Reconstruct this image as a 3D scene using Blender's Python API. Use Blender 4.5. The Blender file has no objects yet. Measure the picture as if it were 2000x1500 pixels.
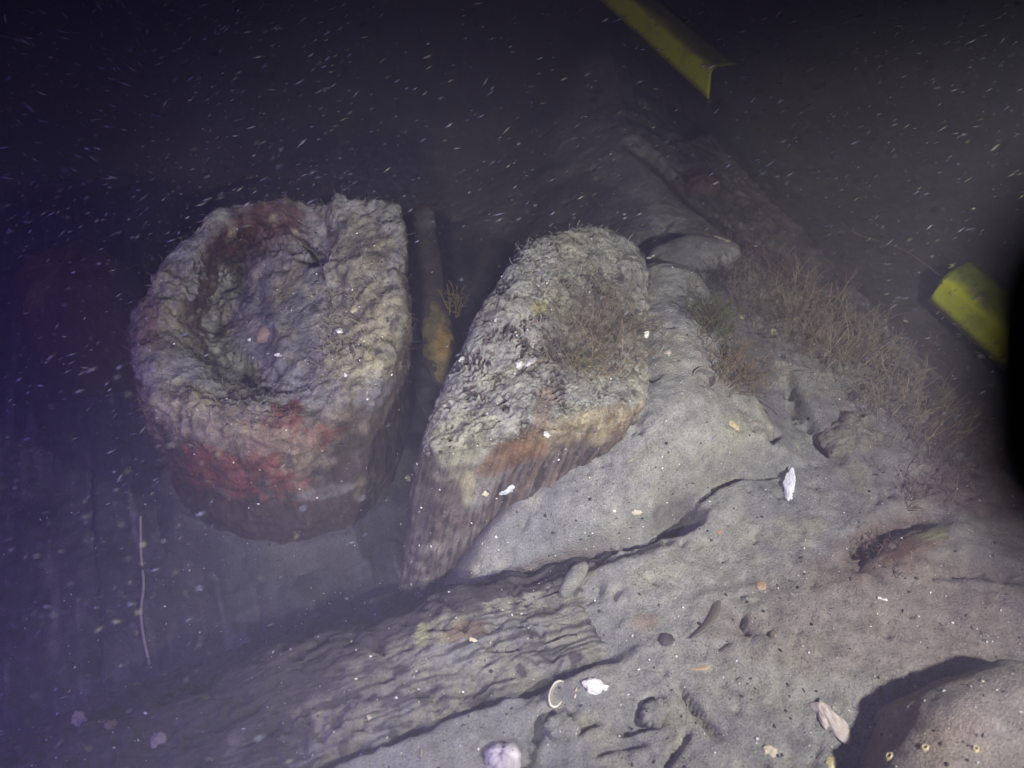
import bpy, math, random
import numpy as np
from mathutils import Vector, Matrix
from mathutils.bvhtree import BVHTree

random.seed(7)
rng = np.random.default_rng(11)
R = math.radians
scene = bpy.context.scene
COL = scene.collection

# ------------------------------------------------------------------ camera
CAM_H, PITCH, HFOV = 0.80, 48.0, 62.0
cam_d = bpy.data.cameras.new('camera'); cam = bpy.data.objects.new('camera', cam_d); COL.objects.link(cam)
cam.location = (0, 0, CAM_H); cam.rotation_euler = (R(90 - PITCH), 0, 0)
cam_d.sensor_width = 36; cam_d.angle = R(HFOV); cam_d.clip_start = 0.005; cam_d.clip_end = 60
cam_d.dof.use_dof = True; cam_d.dof.focus_distance = 0.86; cam_d.dof.aperture_fstop = 6.0
scene.camera = cam

# ------------------------------------------------------------------ world, lamps, exposure
w = bpy.data.worlds.new('World'); scene.world = w; w.use_nodes = True
bg = w.node_tree.nodes['Background']; bg.inputs[0].default_value = (0.02, 0.02, 0.05, 1); bg.inputs[1].default_value = 0.05

def spot(name, loc, target, power, color, size, blend, radius=0.02):
    d = bpy.data.lights.new(name, 'SPOT'); d.energy = power; d.color = color
    d.spot_size = R(size); d.spot_blend = blend; d.shadow_soft_size = radius
    o = bpy.data.objects.new(name, d); COL.objects.link(o); o.location = loc
    o.rotation_euler = (Vector(target) - Vector(loc)).to_track_quat('-Z', 'Y').to_euler()
    return o
LAMP_R = (0.58, -0.03, 0.76); LAMP_L = (-0.06, -0.16, 0.69); LAMP_V = (-0.58, 0.02, 0.62)
spot('dive_torch_right', LAMP_R, (0.11, 0.48, 0.08), 62.0, (1.0, 0.975, 0.96), 62, 1.0, 0.02)
spot('dive_torch_left', LAMP_L, (-0.06, 0.56, 0.16), 40.0, (0.97, 0.98, 0.93), 52, 1.0, 0.03)
spot('haze_tint_spot', LAMP_V, (-0.30, 0.45, 0.08), 19.0, (0.38, 0.25, 1.0), 98, 1.0, 0.05)  # violet spot added to tint the water haze on the left
spot('bar_fill_spot', (0.30, -0.06, 0.88), (0.60, 0.98, 0.02), 56.0, (0.98, 1.0, 0.78), 31, 0.7, 0.03)  # invented extra lamp that brightens the yellow bars

vs = scene.view_settings
vs.view_transform = 'Standard'; vs.look = 'None'; vs.exposure = 0.0; vs.gamma = 1.0; vs.use_curve_mapping = False
scene.cycles.use_denoising = True
scene.cycles.volume_bounces = 1
scene.cycles.max_bounces = 5

# ------------------------------------------------------------------ pixel <-> place (photo pixels, 2000 x 1500)
FPX = 1000 / math.tan(R(HFOV / 2)); CP, SP = math.cos(R(PITCH)), math.sin(R(PITCH))
def ray(px, py):
    dx, dy = (px - 1000) / FPX, (750 - py) / FPX
    return np.array([dx, CP + dy * SP, -SP + dy * CP])
def at(px, py, z):
    d = ray(px, py); return np.array([0, 0, CAM_H]) + d * ((z - CAM_H) / d[2])
def proj(V):
    V = np.asarray(V, float); X = V[:, 0]; Y = V[:, 1]; Z = V[:, 2] - CAM_H
    dep = np.maximum(Y * CP - Z * SP, 1e-3); up = Y * SP + Z * CP
    return 1000 + X / dep * FPX, 750 - up / dep * FPX

# ------------------------------------------------------------------ noise
_perm = np.random.default_rng(3).permutation(256); _perm = np.concatenate([_perm, _perm, _perm])
_g = np.random.default_rng(5).normal(size=(256, 3)); _g /= np.linalg.norm(_g, axis=1)[:, None]
def pn(P):
    i = np.floor(P).astype(int); f = P - i; i &= 255
    u = f * f * f * (f * (f * 6 - 15) + 10); out = 0
    for a in (0, 1):
        for b in (0, 1):
            for c in (0, 1):
                h = _perm[_perm[_perm[i[:, 0] + a] + i[:, 1] + b] + i[:, 2] + c]
                d = ((f - np.array([a, b, c])) * _g[h]).sum(1)
                out = out + d * (u[:, 0] if a else 1 - u[:, 0]) * (u[:, 1] if b else 1 - u[:, 1]) * (u[:, 2] if c else 1 - u[:, 2])
    return out * 1.6
def fbm(P, s, o=4, seed=0.0, gain=0.5):
    P = np.asarray(P, float) * s + seed * 17.13 + 40.0; a = 1.0; t = 0; n = 0
    for _ in range(o):
        t = t + a * pn(P); n += a; a *= gain; P = P * 2.03 + 3.7
    return t / n
def sstep(a, b, x):
    t = np.clip((x - a) / (b - a), 0, 1); return t * t * (3 - 2 * t)
def xyz(X, Y, Z=None):
    return np.stack([X, Y, np.zeros_like(X) if Z is None else Z], 1)
def seg_dist(X, Y, poly):
    best = np.full(X.shape, 1e9); side = np.zeros(X.shape); par = np.zeros(X.shape)
    n = len(poly) - 1
    for k in range(n):
        ax, ay = poly[k][:2]; bx, by = poly[k + 1][:2]; ex, ey = bx - ax, by - ay
        t = np.clip(((X - ax) * ex + (Y - ay) * ey) / (ex * ex + ey * ey + 1e-12), 0, 1)
        d = np.hypot(X - ax - t * ex, Y - ay - t * ey); m = d < best
        best = np.where(m, d, best); side = np.where(m, np.sign(ex * (Y - ay) - ey * (X - ax)), side); par = np.where(m, (k + t) / n, par)
    return best, side, par
def inside(X, Y, poly):
    r = np.zeros(X.shape, bool); n = len(poly)
    for k in range(n):
        ax, ay = poly[k][:2]; bx, by = poly[(k + 1) % n][:2]
        r ^= ((ay > Y) != (by > Y)) & (X < (bx - ax) * (Y - ay) / (by - ay + 1e-12) + ax)
    return r

# ------------------------------------------------------------------ mesh + tagging helpers
def mk(name, V, F, mat, col=None, loc=(0, 0, 0), parent=None, smooth=True):
    V = np.asarray(V, np.float64) - np.asarray(loc, float); me = bpy.data.meshes.new(name)
    if isinstance(F, np.ndarray):
        n, k = F.shape
        me.vertices.add(len(V)); me.vertices.foreach_set('co', V.astype(np.float32).ravel())
        me.loops.add(n * k); me.loops.foreach_set('vertex_index', F.astype(np.int32).ravel())
        me.polygons.add(n); me.polygons.foreach_set('loop_start', np.arange(0, n * k, k, dtype=np.int32))
        me.polygons.foreach_set('loop_total', np.full(n, k, np.int32)); me.update(calc_edges=True)
    else:
        me.from_pydata([tuple(v) for v in V], [], F)
    me.validate()
    if smooth: me.polygons.foreach_set('use_smooth', np.ones(len(me.polygons), bool))
    if col is not None:
        a = me.attributes.new('Col', 'FLOAT_COLOR', 'POINT'); c = np.ones((len(V), 4), np.float32); c[:, :3] = col
        a.data.foreach_set('color', c.ravel())
    me.materials.append(mat); o = bpy.data.objects.new(name, me); COL.objects.link(o)
    if parent is not None: o.parent = parent
    else: o.location = loc
    return o
def empty(name, loc):
    o = bpy.data.objects.new(name, None); COL.objects.link(o); o.location = loc; o.empty_display_size = 0.05; return o
def tag(o, label=None, cat=None, group=None, kind=None):
    if label: o['label'] = label
    if cat: o['category'] = cat
    if group: o['group'] = group
    if kind: o['kind'] = kind
    return o
def gridF(nu, nv, wrap=False):
    i = np.arange(nu if wrap else nu - 1)[:, None]; j = np.arange(nv - 1)[None, :]
    a = i * nv + j; b = ((i + 1) % nu) * nv + j
    return np.stack([a, b, b + 1, a + 1], -1).reshape(-1, 4)
def gridN(P, wrap=False):
    if wrap: du = np.roll(P, -1, 0) - np.roll(P, 1, 0)
    else: du = np.gradient(P, axis=0)
    n = np.cross(du, np.gradient(P, axis=1)); return n / (np.linalg.norm(n, axis=2, keepdims=True) + 1e-9)
def cr(p0, p1, p2, p3, t):
    return 0.5 * (2 * p1 + (p2 - p0) * t + (2 * p0 - 5 * p1 + 4 * p2 - p3) * t * t + (3 * p1 - p0 - 3 * p2 + p3) * t ** 3)
def loft(contours, M, subs):
    """closed rings with matching control points -> smooth (M, rows, 3) grid"""
    rings = []
    for c in contours:
        c = np.asarray(c, float); K = len(c); s = np.arange(M) / M * K; k = np.floor(s).astype(int); t = (s - k)[:, None]
        rings.append(cr(c[(k - 1) % K], c[k % K], c[(k + 1) % K], c[(k + 2) % K], t))
    rows = []
    L = len(rings)
    for k in range(L - 1):
        p0, p1, p2, p3 = rings[max(k - 1, 0)], rings[k], rings[k + 1], rings[min(k + 2, L - 1)]
        for t in np.arange(subs[k]) / subs[k]: rows.append(cr(p0, p1, p2, p3, t))
    rows.append(rings[-1]); return np.stack(rows, 1)
def mix(a, b, t):
    t = np.asarray(t)[:, None]; return a * (1 - t) + np.asarray(b) * t
def blob(V, cx, cy, rx, ry, rot=0, ragged=0.6, soft=0.35, s=45, seed=0):
    """0..1 mask of a growth patch on the surface, ragged edged"""
    px, py = proj(V); c, sn = math.cos(R(rot)), math.sin(R(rot)); dx, dy = px - cx, py - cy
    d = np.hypot((dx * c + dy * sn) / rx, (-dx * sn + dy * c) / ry) + ragged * fbm(V, s, 4, seed)
    return 1 - sstep(1 - soft, 1 + soft, d)

# ------------------------------------------------------------------ materials
def surf(name, rough=0.9, tint=(1, 1, 1), var=0.5, s1=80, s2=560, specks=0.0, bump=0.6, bd=0.0025, grain=None, gstr=0.5, use_col=True, spec=0.15):
    m = bpy.data.materials.new(name); m.use_nodes = True; nt = m.node_tree; N = nt.nodes; L = nt.links
    b = N['Principled BSDF']; b.inputs['Roughness'].default_value = rough; b.inputs['Specular IOR Level'].default_value = spec
    tc = N.new('ShaderNodeTexCoord'); co = tc.outputs['Object']
    def noise(scale, det, vec):
        n = N.new('ShaderNodeTexNoise'); n.inputs['Scale'].default_value = scale; n.inputs['Detail'].default_value = det
        n.inputs['Roughness'].default_value = 0.65; L.new(vec, n.inputs['Vector']); return n.outputs['Fac']
    def math_(op, a, b_):
        n = N.new('ShaderNodeMath'); n.operation = op
        for i, v in enumerate((a, b_)):
            if hasattr(v, 'links'): L.new(v, n.inputs[i])
            else: n.inputs[i].default_value = v
        return n.outputs[0]
    def vmul(c, f):
        n = N.new('ShaderNodeVectorMath'); n.operation = 'SCALE'; L.new(c, n.inputs[0])
        if hasattr(f, 'links'): L.new(f, n.inputs['Scale'])
        else: n.inputs['Scale'].default_value = f
        return n.outputs[0]
    if use_col:
        a = N.new('ShaderNodeAttribute'); a.attribute_name = 'Col'; c = a.outputs['Color']
    else:
        r = N.new('ShaderNodeRGB'); r.outputs[0].default_value = (*tint, 1); c = r.outputs[0]
    n1 = noise(s1, 5, co); n2 = noise(s2, 4, co)
    f = math_('ADD', math_('MULTIPLY', math_('SUBTRACT', n1, 0.5), var * 2.2), math_('MULTIPLY', math_('SUBTRACT', n2, 0.5), var * 3.6))
    h = math_('ADD', math_('MULTIPLY', n1, 0.5), math_('MULTIPLY', n2, 0.5))
    if grain:
        mp = N.new('ShaderNodeMapping'); mp.vector_type = 'TEXTURE'; mp.inputs['Rotation'].default_value = grain[0]; mp.inputs['Scale'].default_value = [1 / g_ for g_ in grain[1]]
        L.new(co, mp.inputs['Vector']); g = noise(1.0, 6, mp.outputs[0])
        f = math_('ADD', f, math_('MULTIPLY', math_('SUBTRACT', g, 0.5), gstr * 3.0))
        h = math_('ADD', h, math_('MULTIPLY', g, gstr * 2.5))
    f = math_('MAXIMUM', math_('ADD', f, 1.0), 0.15)
    if specks:
        v = N.new('ShaderNodeTexVoronoi'); v.inputs['Scale'].default_value = 260; L.new(co, v.inputs['Vector'])
        k = N.new('ShaderNodeMapRange'); k.inputs[1].default_value = 0.10; k.inputs[2].default_value = 0.22; k.inputs[3].default_value = 1 - specks; k.inputs[4].default_value = 1
        L.new(v.outputs['Distance'], k.inputs[0])
        n3 = noise(35, 3, co); k2 = N.new('ShaderNodeMapRange'); k2.inputs[1].default_value = 0.45; k2.inputs[2].default_value = 0.6; L.new(n3, k2.inputs[0])
        kk = math_('ADD', math_('MULTIPLY', math_('SUBTRACT', k.outputs[0], 1.0), k2.outputs[0]), 1.0)
        f = math_('MULTIPLY', f, kk)
    L.new(vmul(c, f), b.inputs['Base Color'])
    bp = N.new('ShaderNodeBump'); bp.inputs['Strength'].default_value = bump; bp.inputs['Distance'].default_value = bd
    L.new(h, bp.inputs['Height']); L.new(bp.outputs[0], b.inputs['Normal']); return m
M_silt = surf('silt', specks=0.85, bump=1.0, bd=0.004)
M_wood = surf('sodden_wood', specks=0.4, grain=((0, 0, 0), (210, 210, 9)), gstr=0.45, bump=0.8, bd=0.003)
M_leanwood = surf('leaning_wood', specks=0.4, grain=((R(-11), R(14), 0), (260, 260, 11)), gstr=0.6, bump=0.8, bd=0.003)
M_beam = surf('eroded_beam_wood', specks=0.4, grain=((0, 0, R(21)), (10, 210, 60)), gstr=0.4, bump=0.8, bd=0.003)
M_plank = surf('plank_wood', specks=0.3, grain=((0, 0, R(21)), (150, 7, 40)), gstr=0.25, bump=0.9, bd=0.004)
M_rock = surf('crusted_stone', specks=0.3, bump=0.7, bd=0.003)
M_turf = surf('algal_turf', var=0.2, bump=0.0, spec=0.05)
M_grit = surf('shell_grit', var=0.15, bump=0.2, bd=0.0005, rough=0.6)
M_shell = surf('shell', var=0.22, s1=160, s2=700, bump=0.35, bd=0.0008, rough=0.55, spec=0.35)
M_snow = surf('marine_snow', var=0.1, bump=0.0, spec=0.0)
M_yellow = surf('yellow_paint', var=0.14, s1=40, s2=300, bump=0.15, bd=0.0006, rough=0.5, spec=0.35)
M_black = surf('black_rubber', use_col=False, tint=(0.004, 0.004, 0.005), var=0.1, bump=0.05, rough=0.8, spec=0.05)
M_glass = surf('torch_glass', use_col=False, tint=(0.5, 0.5, 0.5), var=0.05, bump=0.0, rough=0.2)

SILT = np.array([0.238, 0.236, 0.208]); SILT2 = np.array([0.186, 0.184, 0.178]); SILTY = np.array([0.275, 0.268, 0.190])
WOOD = np.array([0.090, 0.070, 0.060]); WOODB = np.array([0.135, 0.094, 0.068]); DARK = np.array([0.040, 0.034, 0.036])
RED = np.array([0.125, 0.046, 0.038]); PINK = np.array([0.215, 0.170, 0.130]); TAN = np.array([0.370, 0.330, 0.205]); ORANGE = np.array([0.290, 0.150, 0.060])
GREEN = np.array([0.090, 0.100, 0.045]); REDB = np.array([0.120, 0.062, 0.055])

# ------------------------------------------------------------------ seabed
def pw(pts, z): return [at(x, y, z)[:2] for x, y in pts]
BANK = pw([(330, 1500), (440, 1410), (620, 1310), (760, 1225), (845, 1130), (930, 1000), (1020, 760), (1060, 480), (1060, 360), (1080, 230), (1120, 100), (1200, 20),
           (1300, 150), (1480, 400), (1620, 560), (1780, 730), (1900, 850), (2080, 980)], 0.07) + [(0.95, 0.36), (1.1, -0.5), (-0.25, -0.5)]
COLLAR = pw([(345, 930), (375, 1000), (450, 1046), (560, 1064), (672, 1036), (745, 972), (780, 890)], 0.0)
MOUND = pw([(1300, 850), (1300, 720), (1285, 610)], 0.14)
LEDGE = pw([(880, 1150), (990, 1088), (1130, 1052), (1290, 1012), (1340, 975), (1400, 935), (1450, 915), (1525, 900), (1600, 880)], 0.12)
Ob = at(748, 1318, 0.10)
GROOVES = [  # polyline, depth, half width
    (LEDGE[1:8], 0.020, 0.0065), ([p - np.array([0, 0.004]) for p in LEDGE[0:6]], 0.020, 0.015),
    (pw([(1325, 1345), (1345, 1375), (1370, 1405), (1402, 1442)], 0.1), 0.016, 0.0035),
    (pw([(1015, 1505), (1035, 1455), (1062, 1402), (1120, 1382)], 0.1), 0.018, 0.005),
    (pw([(1120, 1432), (1150, 1410), (1170, 1408)], 0.1), 0.012, 0.004),
    (pw([(1215, 1428), (1250, 1416), (1290, 1412)], 0.1), 0.016, 0.004),
    (pw([(1250, 1400), (1262, 1372), (1300, 1352)], 0.1), 0.012, 0.0035),
    (pw([(1160, 1470), (1210, 1455), (1260, 1450)], 0.1), 0.012, 0.003),
    (pw([(1290, 1510), (1330, 1455), (1345, 1430)], 0.1), 0.012, 0.003),
    (pw([(1540, 690), (1560, 760), (1600, 815), (1650, 850)], 0.13), 0.025, 0.009),
    (pw([(1520, 850), (1500, 880), (1495, 905)], 0.12), 0.012, 0.004),
    (pw([(1240, 270), (1300, 320), (1380, 390), (1480, 470)], 0.1), 0.05, 0.016),
    (pw([(1668, 1105), (1700, 1050), (1760, 1015), (1830, 1010)], 0.1), 0.022, 0.012),
    (pw([(1840, 1120), (1900, 1110), (1990, 1130)], 0.1), 0.018, 0.012),
    (pw([(1400, 1270), (1420, 1258)], 0.1), 0.008, 0.003),
    (pw([(1450, 1205), (1447, 1235), (1460, 1245)], 0.1), 0.010, 0.003),
    (pw([(925, 1352), (1010, 1358), (1080, 1335)], 0.1), 0.008, 0.003)]
def ground_h(X, Y, detail=True):
    P = xyz(X, Y)
    d, _, _ = seg_dist(X, Y, BANK + [BANK[0]]); sd = np.where(inside(X, Y, BANK), d, -d) + 0.018 * fbm(P, 9, 3, 1)
    wd_ = 0.05 + 0.13 * sstep(0.66, 1.05, Y) * (X < 0.6); h = -0.035 + 0.135 * sstep(-wd_, wd_, sd)
    d, _, _ = seg_dist(X, Y, MOUND); h = h + 0.066 * np.exp(-(d / 0.075) ** 2)
    d, s, par = seg_dist(X, Y, LEDGE)
    up = np.clip(d * s, -1, 1) + 0.004 * fbm(P, 40, 3, 2)
    fade = sstep(0.08, 0.40, par) * (1 - sstep(0.82, 1.0, par)) * np.exp(-(np.maximum(d - 0.25, 0) / 0.12) ** 2)
    h = h + 0.034 * sstep(-0.002, 0.007, up) * fade - 0.006 * np.exp(-(np.minimum(up, 0) / 0.02) ** 2) * (up < 0) * fade
    for poly, dep, wd in GROOVES:
        lo = np.min(poly, 0) - 5 * wd - 0.02; hi = np.max(poly, 0) + 5 * wd + 0.02
        m = (X > lo[0]) & (X < hi[0]) & (Y > lo[1]) & (Y < hi[1])
        if not m.any(): continue
        dd, _, pp = seg_dist(X[m], Y[m], poly); nz = fbm(P[m], 60, 3, 4)
        dd = dd + 0.5 * wd * nz; env = sstep(-0.02, 0.2, pp) * (1 - sstep(0.8, 1.02, pp))
        h[m] -= dep * (0.35 + 0.65 * env) * np.exp(-(dd / wd) ** 4) * (0.8 + 0.9 * nz)
    ub, vb = (X - Ob[0]) * math.cos(R(21)) + (Y - Ob[1]) * math.sin(R(21)), -(X - Ob[0]) * math.sin(R(21)) + (Y - Ob[1]) * math.cos(R(21))
    h = h - 0.04 * sstep(-0.060, -0.050, vb + 0.006 * fbm(P, 40, 3, 16)) * (1 - sstep(0.06, 0.12, vb)) * sstep(-0.5, -0.42, ub) * (1 - sstep(0.12, 0.24, ub))
    d, _, _ = seg_dist(X, Y, COLLAR); h = np.maximum(h, 0.012 - 0.9 * np.maximum(d - 0.012, 0) + 0.006 * fbm(P, 22, 3, 15) - 0.03 * (X < -0.42))
    pit = at(1322, 1002, 0.11); dd = np.hypot((X - pit[0]) / 1.3, Y - pit[1]) + 0.008 * fbm(P, 50, 3, 5)
    h = h - 0.035 * (1 - sstep(0.009, 0.022, dd))
    near = np.exp(-(np.hypot(X, Y - 0.7) / 1.5) ** 4)
    h = h + 0.014 * fbm(P, 6, 3, 6) + 0.05 * fbm(P, 1.7, 3, 7) * (1 - near * 0.75)
    if detail:
        bumpy = sstep(0.0, 0.08, sd) * (1 - 0.75 * sstep(0.78, 1.0, Y))
        h = h + (0.0055 * fbm(P, 26, 4, 8) + 0.0032 * np.abs(fbm(P, 85, 3, 9)) - 0.006 * sstep(0.28, 0.5, fbm(P, 48, 3, 19))) * (0.4 + 0.6 * bumpy)
        fringe = sstep(0.16, 0.02, np.abs(sd)) * (X > 0.2); h = h + 0.012 * fbm(P, 30, 3, 10) * fringe
    h = h + 0.9 * sstep(2.2, 6, np.hypot(X, Y)) * 0.2
    return h, sd
def axis(a, b, st, ext):
    core = np.arange(a, b, st); g = [core]; v = b; s = st; up = []
    while v < ext: s *= 1.15; v += s; up.append(v)
    v = a; s = st; dn = []
    while v > -ext: s *= 1.15; v -= s; dn.append(v)
    return np.concatenate([dn[::-1], core, up])
gx, gy = axis(-0.62, 0.72, 0.0024, 9), axis(0.16, 1.25, 0.0024, 9)
GX, GY = np.meshgrid(gx, gy, indexing='ij'); X, Y = GX.ravel(), GY.ravel()
H, SDB = ground_h(X, Y); GV = np.stack([X, Y, H], 1)
c = np.tile(SILT, (len(GV), 1)); n1 = fbm(GV, 7, 4, 21); n2 = fbm(GV, 22, 4, 22)
c = mix(c, SILT2, sstep(-0.1, 0.35, n1)); c = mix(c, SILTY, 0.55 * sstep(0.05, 0.4, n2))
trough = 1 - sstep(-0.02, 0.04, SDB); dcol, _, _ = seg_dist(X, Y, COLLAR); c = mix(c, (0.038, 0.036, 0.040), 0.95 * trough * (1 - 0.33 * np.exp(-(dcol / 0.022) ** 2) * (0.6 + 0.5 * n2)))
px, py = proj(GV)
fr = sstep(1560, 1800, px + 0.25 * (900 - py)) * (Y > 0.2); c = mix(c, (0.125, 0.092, 0.082), 0.75 * fr * (0.6 + 0.6 * n2))
c = mix(c, (0.095, 0.085, 0.075), 0.65 * sstep(0.80, 1.0, Y + 0.12 * n2)); c = mix(c, REDB, 0.5 * blob(GV, 1720, 1080, 120, 60, -20, seed=3)); c = mix(c, (0.14, 0.085, 0.075), 0.6 * blob(GV, 1900, 960, 110, 50, 20, seed=4))  # far ground painted darker in place of the torchlight fading out
c = mix(c, (0.19, 0.15, 0.13), 0.5 * blob(GV, 1700, 1200, 300, 130, 0, seed=5))
c = mix(c, (0.12, 0.10, 0.085), 0.6 * blob(GV, 1460, 720, 60, 50, -40, seed=6)); c = mix(c, DARK * 2, 0.55 * blob(GV, 1325, 1000, 45, 40, -30, seed=8))
c = mix(c, (0.11, 0.075, 0.065), 0.6 * blob(GV, 1100, 1100, 110, 22, -14, seed=9))
c = mix(c, (0.30, 0.19, 0.11), 0.4 * blob(GV, 1260, 1215, 30, 16, 0, seed=10))
c *= (1 + 0.35 * fbm(GV, 60, 3, 23))[:, None]
GF = gridF(len(gx), len(gy))
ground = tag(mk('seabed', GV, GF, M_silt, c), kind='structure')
SURF = [(GV, GF)]                      # surfaces that small things lie on

# ------------------------------------------------------------------ strands (hydroids, turf, cords)
def tube(pts, r0, r1, sides=3):
    pts = np.asarray(pts, float); n = len(pts); T = np.gradient(pts, axis=0); T /= np.linalg.norm(T, axis=1)[:, None] + 1e-9
    a = np.cross(T, [0.31, 0.23, 0.92]); a /= np.linalg.norm(a, axis=1)[:, None] + 1e-9; b = np.cross(T, a)
    rr = np.linspace(r0, r1, n)[:, None]; V = []
    for k in range(sides):
        th = 2 * math.pi * k / sides; V.append(pts + rr * (a * math.cos(th) + b * math.sin(th)))
    V = np.stack(V, 0); F = gridF(sides, n, True); return V.reshape(-1, 3), F
class Bag:
    def __init__(s): s.V = []; s.F = []; s.C = []; s.n = 0
    def add(s, V, F, c):
        s.V.append(V); s.F.append(F + s.n); s.C.append(np.tile(c, (len(V), 1)) if np.ndim(c) == 1 else c); s.n += len(V)
    def build(s, name, mat, loc=(0, 0, 0), parent=None, smooth=True):
        return mk(name, np.concatenate(s.V), np.concatenate(s.F), mat, np.concatenate(s.C), loc, parent, smooth)
def strand(base, dirn, L, curl, n=6):
    d = np.asarray(dirn, float); d /= np.linalg.norm(d); p = np.array(base, float); out = [p.copy()]
    bend = rng.normal(size=3) * curl
    for k in range(n):
        d = d + bend / n + rng.normal(size=3) * curl * 0.35 / math.sqrt(n); d /= np.linalg.norm(d); p = p + d * L / n; out.append(p.copy())
    return np.array(out), d
def hydroid(base, n, L, lean, spread, color, foot=0.02, r=0.00045, br=5, curl=0.5):
    bag = Bag(); base = np.asarray(base, float)
    for _ in range(n):
        q = base + np.array([rng.normal() * foot, rng.normal() * foot, -0.004])
        z, _s = ground_h(np.array([q[0]]), np.array([q[1]]), False); q[2] = min(max(z[0] - 0.004, base[2] - 0.03), base[2] + 0.01)
        d = np.array([0, 0, 1.0]) + np.array(lean) + rng.normal(size=3) * spread
        l = L * rng.uniform(0.45, 1.1); pts, de = strand(q, d, l, curl)
        cc = np.asarray(color) * rng.uniform(0.6, 1.35); V, F = tube(pts, r * rng.uniform(0.8, 1.3), r * 0.5); bag.add(V, F, cc)
        for _b in range(rng.integers(1, br + 1)):
            k = rng.integers(2, len(pts) - 1); pb, _d = strand(pts[k], (pts[k] - pts[k - 1]) / l * 6 + rng.normal(size=3) * 0.55, l * rng.uniform(0.2, 0.45), curl, 4)
            V, F = tube(pb, r * 0.7, r * 0.4); bag.add(V, F, cc * rng.uniform(0.85, 1.25))
    return bag

def turf(P, Nn, mask, n, L, color, cvar=0.3, r=0.0003, lift=0.3):
    """short hair-like growth on a lofted grid"""
    bag = Bag(); idx = rng.choice(len(P), n, p=mask / mask.sum())
    for i in idx:
        d = Nn[i] * lift + rng.normal(size=3) * 0.7
        if d @ Nn[i] < 0: d -= 1.6 * (d @ Nn[i]) * Nn[i]
        pts, _ = strand(P[i] - Nn[i] * 0.001, d, L * rng.uniform(0.4, 1.4), 0.9, 4)
        cc = color[i] if np.ndim(color) > 1 else np.asarray(color)
        V, F = tube(pts, r, r * 0.5); bag.add(V, F, cc * (1 + rng.normal() * cvar * 0.6))
    return bag

# ------------------------------------------------------------------ left round timber stump
def ring(pts): return np.array([at(*p) for p in pts])
rim = [(268, 650, .225), (285, 740, .22), (340, 800, .215), (440, 830, .21), (540, 835, .21), (640, 800, .215), (725, 735, .225), (768, 640, .235),
       (776, 520, .25), (768, 405, .262), (690, 388, .262), (580, 385, .262), (460, 402, .258), (370, 455, .25), (305, 535, .24)]
bulge = [(258, 660, .19), (275, 775, .18), (332, 862, .17), (440, 905, .16), (560, 905, .16), (670, 865, .165), (755, 790, .18), (796, 690, .195),
         (796, 560, .215), (783, 460, .225), (690, 470, .20), (580, 470, .20), (460, 480, .20), (380, 520, .20), (300, 590, .20)]
mid = [(306, 790, .11), (312, 870, .10), (345, 930, .09), (440, 990, .08), (560, 1005, .08), (685, 960, .085), (765, 880, .10), (796, 790, .11),
       (796, 690, .13), (772, 620, .13), (690, 600, .11), (580, 600, .11), (470, 610, .11), (400, 640, .11), (335, 710, .11)]
base = [(332, 880, 0), (338, 940, 0), (372, 1002, 0), (450, 1048, 0), (560, 1066, 0), (672, 1038, 0), (745, 975, 0), (785, 885, 0),
        (792, 800, 0), (760, 750, 0), (680, 730, 0), (580, 720, 0), (480, 730, 0), (395, 770, 0), (345, 820, 0)]
below = [(x, y + 18, -.05) for x, y, z in base]
inner = [(355, 650, .218), (372, 705, .216), (415, 745, .212), (470, 768, .21), (545, 775, .21), (610, 745, .212), (645, 690, .216), (652, 620, .222),
         (648, 540, .232), (640, 470, .242), (600, 440, .246), (540, 432, .246), (470, 445, .244), (410, 490, .238), (370, 570, .228)]
floor_ = [(418, 660, .172), (428, 700, .168), (455, 730, .164), (500, 750, .172), (550, 752, .200), (600, 732, .208), (632, 685, .214), (640, 630, .219),
          (636, 560, .226), (624, 500, .230), (590, 470, .228), (540, 462, .222), (485, 472, .208), (445, 520, .180), (424, 590, .174)]
centre = [(535 + (x - 535) * .002, 625 + (y - 625) * .002, .210) for x, y, z in floor_]
P = loft([ring(q) for q in (below, base, mid, bulge, rim, inner, floor_, centre)], 420, [8, 44, 36, 26, 46, 30, 50])
Nn = gridN(P, True); sh = P.shape; V = P.reshape(-1, 3); N0 = Nn.reshape(-1, 3)
rowi = np.tile(np.arange(sh[1]), sh[0]); side = 1 - sstep(88, 118, rowi); top = 1 - side
th = np.repeat(np.arange(sh[0]) / sh[0] * 2 * math.pi, sh[1])
gr = fbm(np.stack([np.cos(th) * 9, np.sin(th) * 9, V[:, 2] * 14], 1), 1.6, 4, 31)
hol = sstep(195, 215, rowi)
disp = (0.010 - 0.004 * side) * fbm(V, 16, 4, 32) + (0.004 - 0.002 * side) * fbm(V, 52, 4, 33) + side * 0.005 * gr + (top * 0.009 * fbm(V, 36, 4, 34) + top * 0.005 * fbm(V, 120, 3, 134)) * (0.35 + 1.0 * sstep(-0.15, 0.3, fbm(V, 11, 3, 135))) * (1 - 0.55 * hol)
grow = np.clip(blob(V, 430, 825, 170, 50, 8, 1.5, seed=3) + blob(V, 480, 900, 100, 55, 5, 1.5, 0.35, 48, 10) + 0.8 * blob(V, 705, 660, 60, 110, 15, 1.2, seed=1), 0, 1)
disp = disp + grow * (0.003 + 0.008 * np.abs(fbm(V, 75, 3, 136)))
N0u = N0 * np.sign((N0[rowi == 30] * (V[rowi == 30] - V[rowi == 30].mean(0))).sum())
lastn = sstep(sh[1] - 16, sh[1] - 4, rowi)[:, None]; N0u = N0u * (1 - lastn) + np.array([0, 0, 1.0]) * lastn; disp = disp * (1 - 0.85 * lastn[:, 0])
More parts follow.
